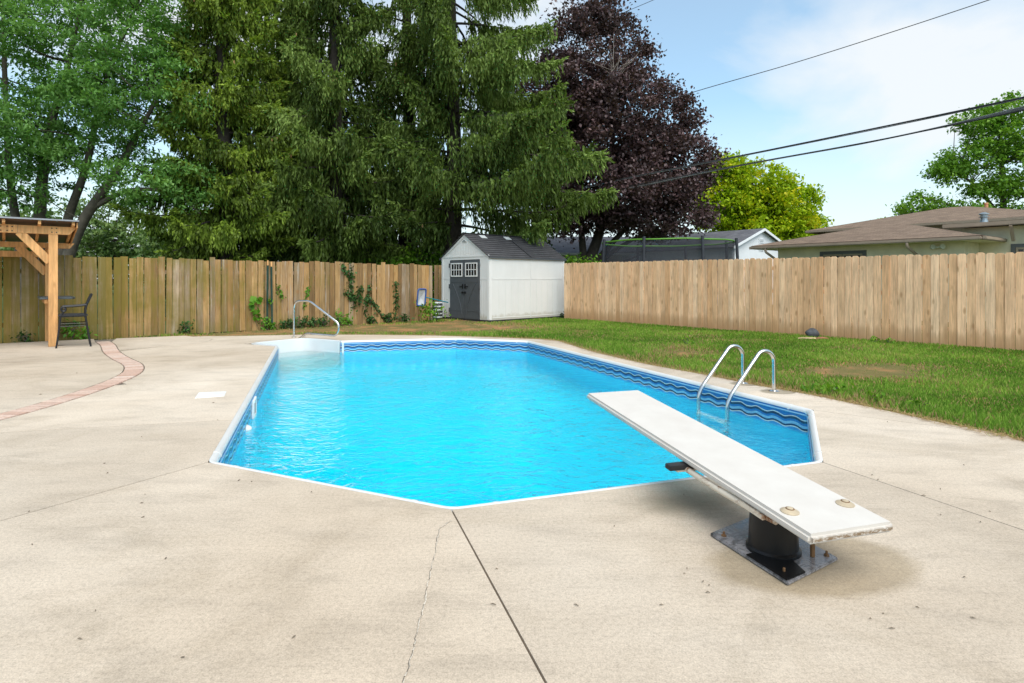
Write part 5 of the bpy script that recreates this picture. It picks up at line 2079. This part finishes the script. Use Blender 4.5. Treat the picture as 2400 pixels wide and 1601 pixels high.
def broadleaf(name, label, base, blobs, mat, seed, n_clump, per, leaf, bark='barkgrey', stems=None, clump_r=.55, droop=.4, up=.6, group=None, trunk_r=.2, tint_mean=.45, limb=True, shell=.55, parent_cat='tree', flat=.6, aspect=.6):
    """crown: leaf clumps spread through ellipsoids [(centre, radii, weight)], joined to the stems by limbs"""
    rg = np.random.default_rng(seed)
    t = thing(name, base, label, parent_cat, group)
    w = np.array([b[2] for b in blobs], float)
    pick = rg.choice(len(blobs), n_clump, p=w / w.sum())
    ctr = np.array([b[0] for b in blobs], float)[pick]
    rad = np.array([b[1] for b in blobs], float)[pick]
    d = unit(rg.normal(size=(n_clump, 3)))
    rr = np.where(rg.random(n_clump) < shell, rg.uniform(.78, 1.0, n_clump), rg.random(n_clump) ** (1 / 3))
    cl = ctr + d * rad * rr[:, None]
    cl = cl[cl[:, 2] > .25]
    n_clump = len(cl)
    cr_ = clump_r * rg.uniform(.6, 1.3, n_clump)
    ctint = np.clip(rg.normal(tint_mean, .15, n_clump), .05, .95)
    C = cl[:, None, :] + rg.normal(size=(n_clump, per, 3)) * (cr_[:, None, None] * np.array([.5, .5, .5 * flat]))
    C = C.reshape(-1, 3)
    keep = C[:, 2] > .02
    C = C[keep]
    sz = leaf * rg.uniform(.65, 1.25, len(C))
    V, Q = leaf_quads(C, sz, rg, droop, aspect, up)
    tint = np.repeat(np.clip(np.repeat(ctint, per)[keep] + rg.normal(0, .13, len(C)), 0, 1), 4)
    g = MB()
    if stems is None:
        c0 = np.average([b[0] for b in blobs], axis=0, weights=w)
        stems = [([base, ((base[0] + c0[0]) / 2, (base[1] + c0[1]) / 2, c0[2] * .5), (c0[0], c0[1], c0[2] * 1.15)], trunk_r, trunk_r * .25)]
    nodes = []
    for pts, ra, rb in stems:
        sp_ = smooth_path(pts, 6)
        tubes_np(g, [(p.x, p.y, p.z) for p in sp_], ra, rb, 8)
        for i, p in enumerate(sp_[2:]):
            nodes.append((p.x, p.y, p.z))
    if limb:
        nodes = np.array(nodes)
        for c in cl[rg.permutation(n_clump)[:min(n_clump, 170)]]:
            m = nodes[:, 2] < c[2] + .3
            nn = nodes[m] if m.any() else nodes
            dd = np.linalg.norm((nn - c) * np.array([1, 1, .7]), axis=1)
            a = nn[dd.argmin()]
            L = np.linalg.norm(c - a)
            if L < .3:
                continue
            midp = (a + c) / 2 + np.array([0, 0, -.08 * L]) + rg.normal(0, .05 * L, 3)
            pth = smooth_path([tuple(a), tuple(midp), tuple(c)], 3)
            tubes_np(g, [(p.x, p.y, p.z) for p in pth], .012 + .010 * L, .006, 5)
    if g.v:
        g.build('trunk' if parent_cat == 'tree' else 'stems', M[bark], t, smooth='all', fix=False)
    np_obj('crown' if parent_cat == 'tree' else 'foliage', V, Q, mat, t, tint)
    return t

# ---------------------------------------------------------------- the big trees behind the fence
def gapA(az, zz):
    c, s = math.cos(az), math.sin(az)
    k = 1.0
    if c < -.35:                       # bare towards its twin on the left
        k *= .62
    if c > .3 and 4 < zz < 8:
        k *= 1.24
    if c > .1 and zz > 8:
        k *= 1.0 + .08 * min(2.5, zz - 8)
    return k
spruce('spruce_tree', 'large drooping spruce with long right-hand boughs above the shed', (-2.4, 24.0, 0), 21, M['spruce'], 11, 3.0, 6.8, 1.3, gapA, curtain=1.2, bare_in=.28, step=.52, zmax=14.5, cone_n=60)
def gapB(az, zz):
    c = math.cos(az)
    return .60 if c > .3 else .82
spruce('spruce_tree', 'thin-crowned dark spruce with bare limbs against sky, middle of the group', (-4.45, 25.4, 0), 21, M['spruce'], 23, 3.4, 5.4, .8, gapB, curtain=1.1, bare_in=.42, step=.75, zmax=14.5, cone_n=25)
spruce('spruce_tree', 'broad spruce with dense hanging curtains left of the middle', (-7.0, 23.6, 0), 20, M['spruce'], 37, 2.4, 4.5, 1.1, None, curtain=1.25, bare_in=.2, step=.50, zmax=14.5, cone_n=60)
spruce('spruce_tree', 'olive green spruce at the left edge of the conifer group', (-10.4, 21.4, 0), 19, M['spruce_olive'], 51, 1.6, 3.0, 1.3, None, curtain=.85, bare_in=.15, step=.40, zmax=14.2, cone_n=30, shape=.75)
spruce('spruce_tree', 'olive spruce standing behind the dense curtained spruce', (-9.6, 25.4, 0), 20, M['spruce_olive'], 57, 2.0, 4.2, 1.0, None, curtain=.8, bare_in=.2, step=.48, zmax=15.5, cone_n=20, shape=.8)

# many-stemmed locust on the far left
lx = -16.2
stems = [([(lx - .6, 20.6, -.1), (lx - .9, 20.6, 2.5), (lx - 1.2, 20.5, 5.5), (lx - 1.3, 20.4, 10.5)], .20, .05),
         ([(lx, 20.4, -.1), (lx - .05, 20.4, 3.0), (lx + .3, 20.3, 6.0), (lx + 1.0, 20.2, 8.2), (lx + 1.6, 20.2, 11)], .24, .04),
         ([(lx + .35, 20.6, -.1), (lx + .7, 20.6, 3.0), (lx + 1.5, 20.5, 5.2), (lx + 2.2, 20.4, 8.0), (lx + 3.3, 20.3, 10.5)], .19, .04),
         ([(lx + .5, 20.1, -.1), (lx + 1.5, 20.1, 2.9), (lx + 2.8, 20.1, 4.9), (lx + 3.7, 20.0, 6.4), (lx + 4.3, 19.9, 7.3)], .22, .04),
         ([(lx + 2.0, 20.1, 3.7), (lx + 3.2, 20.2, 4.3), (lx + 4.6, 20.2, 4.2), (lx + 5.6, 20.2, 3.5)], .10, .03)]
blobs = [((lx - .8, 20.4, 9.6), (3.0, 2.8, 2.6), 3.2), ((lx + 2.2, 20.2, 9.4), (2.8, 2.6, 2.4), 3.0), ((lx + 3.6, 20.0, 7.4), (2.3, 2.3, 1.5), 1.8), ((lx - 1.2, 20.2, 6.0), (2.4, 2.2, 1.3), 1.5),
         ((lx + 1.5, 19.8, 6.4), (2.3, 2.0, 1.3), 1.5), ((lx + 3.8, 20.1, 4.6), (2.0, 1.8, .9), .9), ((lx + 5.4, 20.1, 4.4), (1.2, 1.5, .9), .5), ((lx - .3, 20.0, 4.3), (1.9, 1.6, .8), .6), ((lx, 20.3, 12.6), (4, 3, 2), 1.5), ((lx + 4.0, 20.1, 11.0), (1.5, 1.8, 1.5), .6)]
broadleaf('locust_tree', 'tall feathery green tree with several curving trunks behind pergola', (lx, 20.4, 0), blobs, M['locust'], 61, 980, 64, .17, stems=stems, clump_r=.52, droop=.5, up=.8, shell=.4, flat=.45, aspect=.42)

# purple maple
mx_ = 5.35
blobs = [((mx_ - 1.0, 31.4, 12.6), (3.0, 2.7, 3.3), 2.3), ((mx_ - 2.9, 31.2, 10.8), (2.6, 2.6, 2.6), 1.6), ((mx_ + .4, 31, 9.4), (3.9, 3.6, 2.6), 3.4), ((mx_ - 2.4, 30.6, 8.0), (3.4, 3.2, 2.8), 2.0), ((mx_ + 2.1, 30.6, 7.2), (3.0, 3.0, 1.7), 1.8), ((mx_ + .3, 30.0, 5.7), (4.0, 2.9, 1.7), 2.2), ((mx_ + 1.9, 30.2, 4.5), (2.9, 2.6, 1.2), 1.5), ((mx_ - 2.6, 30.6, 4.6), (1.7, 2.0, 1.2), .7), ((mx_ - 1.1, 31.3, 15.3), (1.7, 1.6, 1.2), .5)]
mb = (3.75, 30.6, 0)
stems = [([(3.75, 30.6, -.1), (3.8, 30.6, 1.6), (4.6, 30.8, 4.0), (5.2, 31, 8), (5.5, 31.3, 14.5)], .42, .05), ([(3.85, 30.5, 1.5), (5.0, 30.3, 3.0), (6.6, 30.2, 4.8), (8.2, 30.2, 7.5)], .2, .04), ([(3.85, 30.4, 1.4), (4.9, 30.0, 2.5), (6.3, 29.6, 3.4), (8.0, 29.6, 4.2)], .16, .04), ([(3.8, 30.7, 1.7), (3.6, 30.8, 4), (3.6, 30.8, 9), (4.4, 31, 12)], .24, .04), ([(3.9, 30.3, 1.25), (5.2, 29.8, 1.95), (6.4, 29.4, 2.5)], .12, .03)]
broadleaf('maple_tree', 'dark purple-leaved maple rising behind the trampoline', mb, blobs, M['maple'], 71, 1350, 74, .175, bark='bark', stems=stems, clump_r=.62, droop=.7, up=.5, shell=.62, flat=.7, aspect=.75)
# bare twigs in its upper crown
g = MB()
rt = random.Random(3)
mt = bpy.data.objects['maple_tree']
for k in range(26):
    p = Vector((4.9 + rt.uniform(-.3, .3), 28.6 + rt.uniform(-.2, .3), 10.0 + rt.uniform(0, 1.5)))
    d = Vector((rt.gauss(0, .8), rt.uniform(-.3, .1), rt.uniform(.3, 1.1))).normalized()
    q = p + d * rt.uniform(.6, 1.8)
    mid2 = p.lerp(q, .5) + Vector((rt.gauss(0, .1), 0, rt.gauss(0, .1)))
    g.tube(smooth_path([p, mid2, q], 3), .012, 4, cap=False)
tag(g.build('bare_twigs', M['twigdead'], mt, fix=False), kind='stuff')

# yellow-green tree behind the garage
yx, yyd = 16.2, 39.0
blobs = [((yx - .8, yyd, 7.0), (2.9, 2.8, 2.3), 2.2), ((yx + 1.3, yyd - .4, 5.8), (2.5, 2.5, 1.9), 1.8), ((yx - 2.3, yyd - .5, 5.6), (2.2, 2.2, 1.8), 1.3), ((yx + .2, yyd - 1, 4.2), (3.2, 2.4, 1.3), 1.2), ((yx + 2.5, yyd, 4.4), (1.7, 1.8, 1.4), .9), ((yx - 2.2, yyd, 8.2), (1.5, 1.6, 1.2), .6)]
broadleaf('yellow_green_tree', 'bright yellow-green tree standing behind the white garage', (yx, yyd, 0), blobs, M['lime_leaf'], 83, 620, 56, .25, clump_r=.6, trunk_r=.26, droop=.5, up=.7, shell=.5)

# green tree at the right edge
gx, gy = 29.7, 38.0
blobs = [((gx + 2.6, gy, 10.9), (2.0, 2.4, 2.2), 1.5), ((gx - 1.2, gy - .5, 8.7), (1.5, 1.6, .8), .75), ((gx - 2.4, gy - .5, 7.9), (1.0, 1.1, .6), .4), ((gx - 3.9, gy - .5, 5.9), (1.25, 1.3, .75), .6), ((gx - .2, gy - .5, 11.4), (1.2, 1.3, .9), .55), ((gx + .4, gy - .6, 9.9), (1.5, 1.5, .8), .6), ((gx + 2.2, gy - 1, 8.0), (2.1, 2.0, 1.5), 1.1), ((gx + .2, gy - 1, 7.0), (1.4, 1.4, .6), .4), ((gx + .3, gy - 1, 5.3), (3.6, 1.8, .6), .8), ((gx + 4, gy, 9), (2.4, 3, 4), 1.2)]
stems = [([(gx + 2, gy, -.1), (gx + 1.8, gy, 5), (gx + 1.5, gy, 12)], .34, .06), ([(gx + 1.9, gy, 4.8), (gx - .5, gy - .3, 7.4), (gx - 2.8, gy - .5, 8.4)], .14, .03), ([(gx + 1.9, gy, 4.4), (gx - 1.5, gy - .4, 5.8), (gx - 4.2, gy - .5, 6.6)], .13, .03)]
broadleaf('leafy_tree', 'spreading mid-green tree at the right edge behind brown roof', (gx + 2, gy, 0), blobs, M['green_leaf'], 91, 400, 52, .24, stems=stems, clump_r=.62, droop=.4, up=.8, shell=.5)
# low hedge line of trees behind the brown house
blobs = [((33, 47, 4.6), (5, 2.5, 1.7), 1), ((40, 48, 4.8), (5, 2.5, 1.9), 1)]
broadleaf('leafy_tree', 'low green tree line just over the brown roof at right', (35, 47, 0), blobs, M['green_leaf'], 93, 240, 46, .32, clump_r=.8, limb=False, trunk_r=.2)
# small far conifer
spruce('conifer_tree', 'small distant grey-green conifer left of the brown roof', (26.2, 51, 0), 7.0, M['spruce'], 97, 1.0, 2.0, 1.0, curtain=.6, bare_in=.1, step=.3, cone_n=0, back_thin=.9)
# far trees in the gap on the left
for i, (x, y, r, zc, mat, lb) in enumerate((( -34, 50, 3.6, 5.6, 'pale_leaf', 'pale hazy tree just right of the pergola roof'), (-30.2, 54, 2.6, 3.4, 'lime_leaf', 'small yellowish tree low in the gap right of pergola'), (-25.4, 46, 2.9, 4.0, 'pale_leaf', 'loose far tree between the pergola gap and spruces'), (-39, 48, 3.4, 4.0, 'pale_leaf', 'far tree seen under the pergola roof at left edge'))):
    blobs = [((x, y, zc), (r, r, r * .9), 2), ((x + r * .5, y, zc - r * .4), (r * .7, r * .7, r * .5), 1), ((x - r * .5, y, zc - r * .5), (r * .7, r * .7, r * .5), 1), ((x, y, 1.8), (r * .9, r * .7, 1.4), .8)]
    broadleaf('distant_tree', lb, (x, y, 0), blobs, M[mat], 101 + i, 230, 44, .34, clump_r=.75, limb=True, trunk_r=.16)
# darker understorey and bright shrubs just behind the old fence
shr = [(-11.0, 24.0, 2.2, 'dark_leaf', 'dark leafy shrub behind the fence below the olive spruce'), (-17.0, 30.0, 2.6, 'pale_leaf', 'pale green shrub mass behind fence between locust and spruces'), (-9.0, 28.6, 3.0, 'dark_leaf', 'dark thicket deep under the curtained spruce'), (-6.2, 29.6, 3.0, 'dark_leaf', 'dark thicket low between the spruce trunks'), (-5.4, 24.2, 2.5, 'bright_leaf', 'bright green bush over the old fence, left of two'), (-3.7, 23.2, 2.3, 'bright_leaf', 'bright green bush over the old fence nearest the shed'), (-2.6, 28.8, 2.9, 'dark_leaf', 'dark thicket directly behind the shed roof'), (.6, 29.6, 3.2, 'dark_leaf', 'dark thicket behind the shed under the right boughs'), (2.6, 25.4, 2.2, 'bright_leaf', 'bright green bush at the back right corner of the shed')]
for i, (x, y, h, mat, lb) in enumerate(shr):
    blobs = [((x, y, h * .55), (1.5 if 'thicket' not in lb else 2.3, 1.0, h * .5), 1)]
    broadleaf('shrub', lb, (x, y, 0), blobs, M[mat], 130 + i, 120 if 'bush' in lb else 170, 34, .15, clump_r=.42, parent_cat='shrub', trunk_r=.05, limb=('bush' in lb), droop=.3, up=.6)

# ---------------------------------------------------------------- lawn grass
def grass():
    rg = np.random.default_rng(5)
    n = 560000
    # sample in polar form round the camera so nearby grass is denser
    r = 4.2 + (24 - 4.2) * rg.random(n) ** 1.25
    a = rg.uniform(R(-38), R(50), n)
    x, y = r * np.sin(a), r * np.cos(a)
    ok = in_poly(x, y, lawn)
    # keep only what the fences enclose
    ok &= ((x - FR0.x) * FRN.x + (y - FR0.y) * FRN.y > .03)
    ok &= ((x - FL0.x) * FLN.x + (y - FL0.y) * FLN.y > .03)
    # shed footprint
    sx = (x - SC.x) * SF.x + (y - SC.y) * SF.y
    sy = (x - SC.x) * SD.x + (y - SC.y) * SD.y
    ok &= ~((sx > -.02) & (sx < SW) & (sy > -.02) & (sy < SL))
    x, y, r = x[ok], y[ok], r[ok]
    # distance to the concrete edge: dry straw fringe
    edge = np.array(far_edge + lawn_in)
    de = np.full(len(x), 9.0)
    for i in range(len(edge) - 1):
        p, q = edge[i], edge[i + 1]
        d = q - p
        t = np.clip(((x - p[0]) * d[0] + (y - p[1]) * d[1]) / (d @ d), 0, 1)
        de = np.minimum(de, np.hypot(x - p[0] - t * d[0], y - p[1] - t * d[1]))
    patch = .6 * vnoise(x, y, .9, 3) + .4 * vnoise(x, y, .3, 4)
    bare = .6 * vnoise(x, y, 1.6, 8) + .4 * vnoise(x, y, .45, 9)
    # worn soil in front of the steps fence and a patch right of the ladder
    worn = np.exp(-((x + 3.6) ** 2 / 5.5 + (y - 15.6) ** 2 / 2.2)) + np.exp(-((x + 1.0) ** 2 / 3.0 + (y - 16.0) ** 2 / 1.2)) * .9 + np.exp(-((x - 4.9) ** 2 / .55 + (y - 8.35) ** 2 / .22)) * 1.1 + np.exp(-((x - 5.6) ** 2 / .5 + (y - 8.9) ** 2 / .2)) * .8 + np.exp(-((x - 3.0) ** 2 / .25 + (y - 10.6) ** 2 / .2)) * .5 + np.exp(-((x + 6.4) ** 2 / 1.2 + (y - 14.2) ** 2 / .2)) * .6
    df = (x - FL0.x) * FLN.x + (y - FL0.y) * FLN.y
    worn = worn + .8 * np.exp(-((df - 1.1) / .75) ** 2) * (x < 0) * (.3 + bare)
    prob = 1 - np.clip(worn * (.6 + bare * 1.6), 0, .97)
    keep = rg.random(len(x)) < prob
    x, y, r, de, patch, worn, bare = (v[keep] for v in (x, y, r, de, patch, worn, bare))
    n = len(x)
    hgt = (.030 + .028 * patch + .06 * np.clip(.62 - np.abs(de - .45), 0, .4)) * rg.uniform(.55, 1.35, n)
    fringe = np.clip(1 - de / .30, 0, 1)
    hgt *= 1 - .45 * fringe
    hgt *= 1 - .5 * np.clip(worn, 0, 1)
    wdt = (.0032 + .00042 * r) * rg.uniform(.7, 1.3, n)
    az = rg.uniform(0, 2 * np.pi, n)
    lean = rg.uniform(.1, .75, n) * hgt
    az2 = rg.uniform(0, 2 * np.pi, n)
    base = np.stack([x, y, np.full(n, -.03)], 1)
    wv = np.stack([np.cos(az), np.sin(az), np.zeros(n)], 1) * wdt[:, None]
    lv = np.stack([np.cos(az2) * lean, np.sin(az2) * lean, hgt], 1)
    V = np.stack([base - wv, base + wv, base + lv * .55 + wv * .8 + np.array([0, 0, .1]) * hgt[:, None], base + lv], 1).reshape(-1, 3)
    Q = np.arange(n * 4).reshape(n, 4)
    tint = np.clip(.33 + .8 * (patch - .5) + rg.normal(0, .15, n), 0, .7)
    straw = rg.random(n) < np.clip(.05 + .8 * fringe + .75 * np.clip(worn, 0, 1) + 1.8 * np.clip(bare - .58, 0, 1), 0, .92)
    tint[straw] = rg.uniform(.72, 1, straw.sum())
    o = np_obj('grass', V, Q, M['grass'], None, np.repeat(tint, 4))
    tag(o, 'short green grass with dry straw patches covering the lawn', 'grass', kind='stuff')
    # dry clippings lying over the concrete edge
    n = 5200
    i = rg.integers(len(edge) - 3, size=n) + 1
    t = rg.random(n)[:, None]
    p = edge[i] * (1 - t) + edge[i + 1] * t
    p = p + rg.normal(0, .05, (n, 2)) + np.array([-.01, -.02])
    z = np.where(in_poly(p[:, 0], p[:, 1], lawn), .005, .008)
    a = rg.uniform(0, np.pi, n)
    l = rg.uniform(.02, .07, n)
    d = np.stack([np.cos(a) * l, np.sin(a) * l, rg.uniform(-.004, .012, n)], 1)
    b = np.stack([p[:, 0], p[:, 1], z], 1)
    w = np.stack([-np.sin(a), np.cos(a), np.zeros(n)], 1) * .0022
    V = np.stack([b - w, b + w, b + d + w, b + d - w], 1).reshape(-1, 3)
    o = np_obj('straw', V, np.arange(n * 4).reshape(n, 4), M['grass'], None, np.repeat(rg.uniform(.74, 1, n), 4))
    tag(o, 'dry straw clippings scattered along the concrete edge', 'straw', kind='stuff')
grass()

# ---------------------------------------------------------------- plants along the fence and in the lawn
def plant(name, label, base, pts, leaf, mat, seed, per=1, jit=.05, cat='plant', group=None, stem=None, up=.3, aspect=.8):
    rg = np.random.default_rng(seed)
    t = thing(name, base, label, cat, group)
    C = np.repeat(np.array([tuple(p) for p in pts]), per, axis=0)
    C = C + rg.normal(0, jit, C.shape)
    C[:, 2] = np.maximum(C[:, 2], .01)
    V, Q = leaf_quads(C, leaf * rg.uniform(.6, 1.25, len(C)), rg, .5, aspect, up)
    np_obj('foliage', V, Q, mat, t, np.repeat(np.clip(rg.normal(.5, .2, len(C)), 0, 1), 4))
    if stem:
        g = MB()
        for s in stem:
            g.tube(s, .006, 5, cap=False)
        g.build('stem', M['barkgrey'], t, fix=False)
    return t
def z2(pts):
    return [(500 + x / 4.275, 560 + y / 4.275) for x, y in pts]
def climb(label, paths, seed, leaf, mat, dens=9, jit=.045, name='climbing_ivy', cat='ivy', group=None):
    allp, stems = [], []
    for path in paths:
        w = [on_lf(px, py, .035) for px, py in path]
        sp_ = smooth_path([tuple(p) for p in w], dens)
        allp += sp_
        stems.append(sp_)
    b = min(allp, key=lambda p: p.z)
    return plant(name, label, (b.x, b.y, 0), allp, leaf, M[mat], seed, 4, jit, cat, group, stems, 0, .85)
climb('dark ivy climbing to the fence top left of the smaller ivy stems', [z2([(1410, 690), (1400, 600), (1380, 540), (1375, 450), (1385, 380), (1380, 265)]), z2([(1320, 540), (1370, 575), (1440, 590)]), z2([(1290, 270), (1330, 330), (1370, 390)])], 201, .085, 'ivy', 10)
climb('forked ivy stem on the fence trailing down to the right', [z2([(1520, 760), (1530, 650), (1545, 570), (1565, 475)]), z2([(1540, 590), (1600, 650), (1650, 720), (1690, 780), (1765, 800)]), z2([(1465, 640), (1460, 560), (1475, 480)])], 203, .085, 'ivy', 10)
climb('single straight ivy stem on the fence nearest the skimmer net', [z2([(1825, 800), (1832, 650), (1828, 560), (1825, 440)])], 205, .08, 'ivy', 12)
climb('thin yellowish vine sprig on the fence right of green stakes', [z2([(690, 600), (665, 540), (650, 470)])], 207, .06, 'vine', 8, .03, 'climbing_vine', 'vine')
climb('narrow vine sprig on the fence behind the handrail', [z2([(915, 680), (930, 590), (948, 495)])], 209, .065, 'vine', 9, .03, 'climbing_vine', 'vine')
gv = [(597, 699), (603, 702), (611, 703), (626, 707), (634, 708), (594, 718), (596, 730), (601, 735), (609, 739), (597, 744), (592, 708), (612, 741), (604, 728)]
t = plant('grape_vine', 'broad-leaved bright vine arching beside the green stakes', tuple(on_lf(600, 757, .1) * 1.0)[:2] + (0,), [on_lf(x, y, .09) for x, y in gv], .19, M['vine'], 211, 2, .03, 'vine', None, [smooth_path([tuple(on_lf(x, y, .06)) for x, y in ((603, 765), (596, 745), (593, 722), (597, 700), (612, 700), (636, 708))], 4)], .2, .95)
# bushy weeds at the fence foot
wd = [(622, 762, .34, 60, 'vine', 'leafy weed clump at the foot of the green stakes'), (640, 768, .16, 30, 'vine', 'low weed tuft right of the green stakes'), (665, 764, .16, 34, 'ivy', 'dark weed clump left of the handrail foot'), (682, 762, .24, 50, 'ivy', 'dark leafy clump just left of the handrail'), (708, 764, .28, 60, 'ivy', 'dark leafy clump showing inside the handrail loop'), (733, 762, .24, 44, 'ivy', 'dark leafy clump under the handrail slope'), (758, 757, .26, 50, 'ivy', 'dark clump at the low end of the handrail'), (796, 752, .38, 70, 'vine', 'tall bright weed clump right of the handrail'), (816, 754, .24, 40, 'vine', 'small yellowish weed right of the tall bright clump'), (872, 752, .2, 60, 'ivy', 'low ivy mat under the forked ivy stem'), (912, 747, .26, 46, 'ivy', 'ivy mound at the foot of the straight ivy stem'), (948, 744, .26, 46, 'ivy', 'small ivy mound below the skimmer net'), (1008, 753, .62, 130, 'bright_leaf', 'bright green bush beside the hose and shed'), (437, 771, .28, 40, 'ivy', 'small weed at the fence where the patio ends'), (170, 795, .42, 60, 'vine', 'leafy weed behind the bar stool legs'), (60, 795, .24, 30, 'ivy', 'dark weed at the fence left of pergola post'), (198, 797, .22, 24, 'vine', 'small weed sprig right of the bar stool'), (1318, 743, .14, 20, 'ivy', 'small dark weed at the back corner of the shed')]
for i, (px, py, h, n, mat, lb) in enumerate(wd):
    q = gp(px, py)
    if px < 1000:
        d = on_lf(px, py, .14)
        if (q - d).length < 2.5:
            q = Vector((d.x, d.y, 0))
    rg = np.random.default_rng(300 + i)
    r = h * .55
    pts = [(q.x + rg.normal(0, r * .55), q.y + rg.normal(0, r * .35), abs(rg.normal(h * .45, h * .28))) for _ in range(n)]
    plant('weed_plant', lb, (q.x, q.y, 0), pts, .085 if h < .5 else .10, M[mat], 330 + i, 2, .03, 'plant', 'weeds along the old fence' if px < 1000 else None, [smooth_path([(q.x, q.y, 0), (q.x + rg.normal(0, .04), q.y, h * .5), p], 2) for p in pts[:5]], .6, .6)
for i, (px, py, h, n, mat, lb) in enumerate(((1938, 918, .07, 46, 'bright_leaf', 'spreading bright weed at the lawn edge right of ladder'), (2060, 938, .06, 14, 'bright_leaf', 'small pale weed on the lawn edge farther right'), (2148, 948, .05, 8, 'bright_leaf', 'tiny yellow-green weed near the concrete edge at right'), (1610, 806, .16, 16, 'bright_leaf', 'pair of pale weed shoots in the lawn beyond ladder'), (2045, 800, .09, 16, 'bright_leaf', 'low yellowish weed at the foot of right fence'), (2085, 803, .08, 12, 'vine', 'small green weed at the right fence foot'), (2275, 805, .14, 10, 'bright_leaf', 'weed sprig against the right fence near frame edge'))):
    q = gp(px, py)
    rg = np.random.default_rng(400 + i)
    sx = .16 if n > 40 else .08
    pts = [(q.x + rg.normal(0, sx), q.y + rg.normal(0, sx * .6), abs(rg.normal(h * .5, h * .3))) for _ in range(n)]
    plant('lawn_weed', lb, (q.x, q.y, 0), pts, .07, M[mat], 430 + i, 2, .015, 'weed', None, [[(q.x, q.y, -.02), p] for p in pts[:4]], .7, .5)

# ---------------------------------------------------------------- twigs and leaf bits on the concrete
rl = random.Random(12)
g = MB()
spots = [(1648, 1365), (1662, 1374), (1610, 1335), (1604, 1346), (1164, 1335), (1775, 1370), (2044, 1114), (2058, 1125), (1985, 1370), (2259, 1091), (2204, 1148), (2165, 1163), (2205, 1208), (2320, 1200), (2298, 1225), (332, 1025), (245, 1087), (252, 1110), (332, 1180), (340, 1160), (335, 1213), (68, 1200), (560, 1127), (730, 1155), (1440, 1235), (2070, 1440), (2150, 1425), (2040, 1452), (2090, 1475), (2260, 1355), (2280, 1450), (470, 790), (500, 945), (180, 875), (95, 925), (510, 985), (2300, 1010), (2080, 990), (590, 1130), (1550, 1420)]
for x, y in spots + [(rl.uniform(50, 2380), rl.uniform(1090, 1590)) for _ in range(10)]:
    q = gp(x, y)
    if in_poly(np.array([q.x]), np.array([q.y]), rounded(POOL, .1))[0] or (abs(q.x - 1.25) < .35 and abs(q.y - 2.8) < .35):
        continue
    a = rl.uniform(0, math.pi)
    l = rl.uniform(.004, .013) * (.8 + .06 * q.y)
    d = Vector((math.cos(a), math.sin(a), 0)) * l
    g.tube([q - d + Z * .004, q + Z * rl.uniform(.004, .008), q + d + Z * .004], [.001, .002 + .0003 * q.y, .001], 5)
tag(g.build('twig_litter', M['litter'], fix=False), 'tiny dry twigs and seed bits scattered on the concrete', 'litter', kind='stuff')
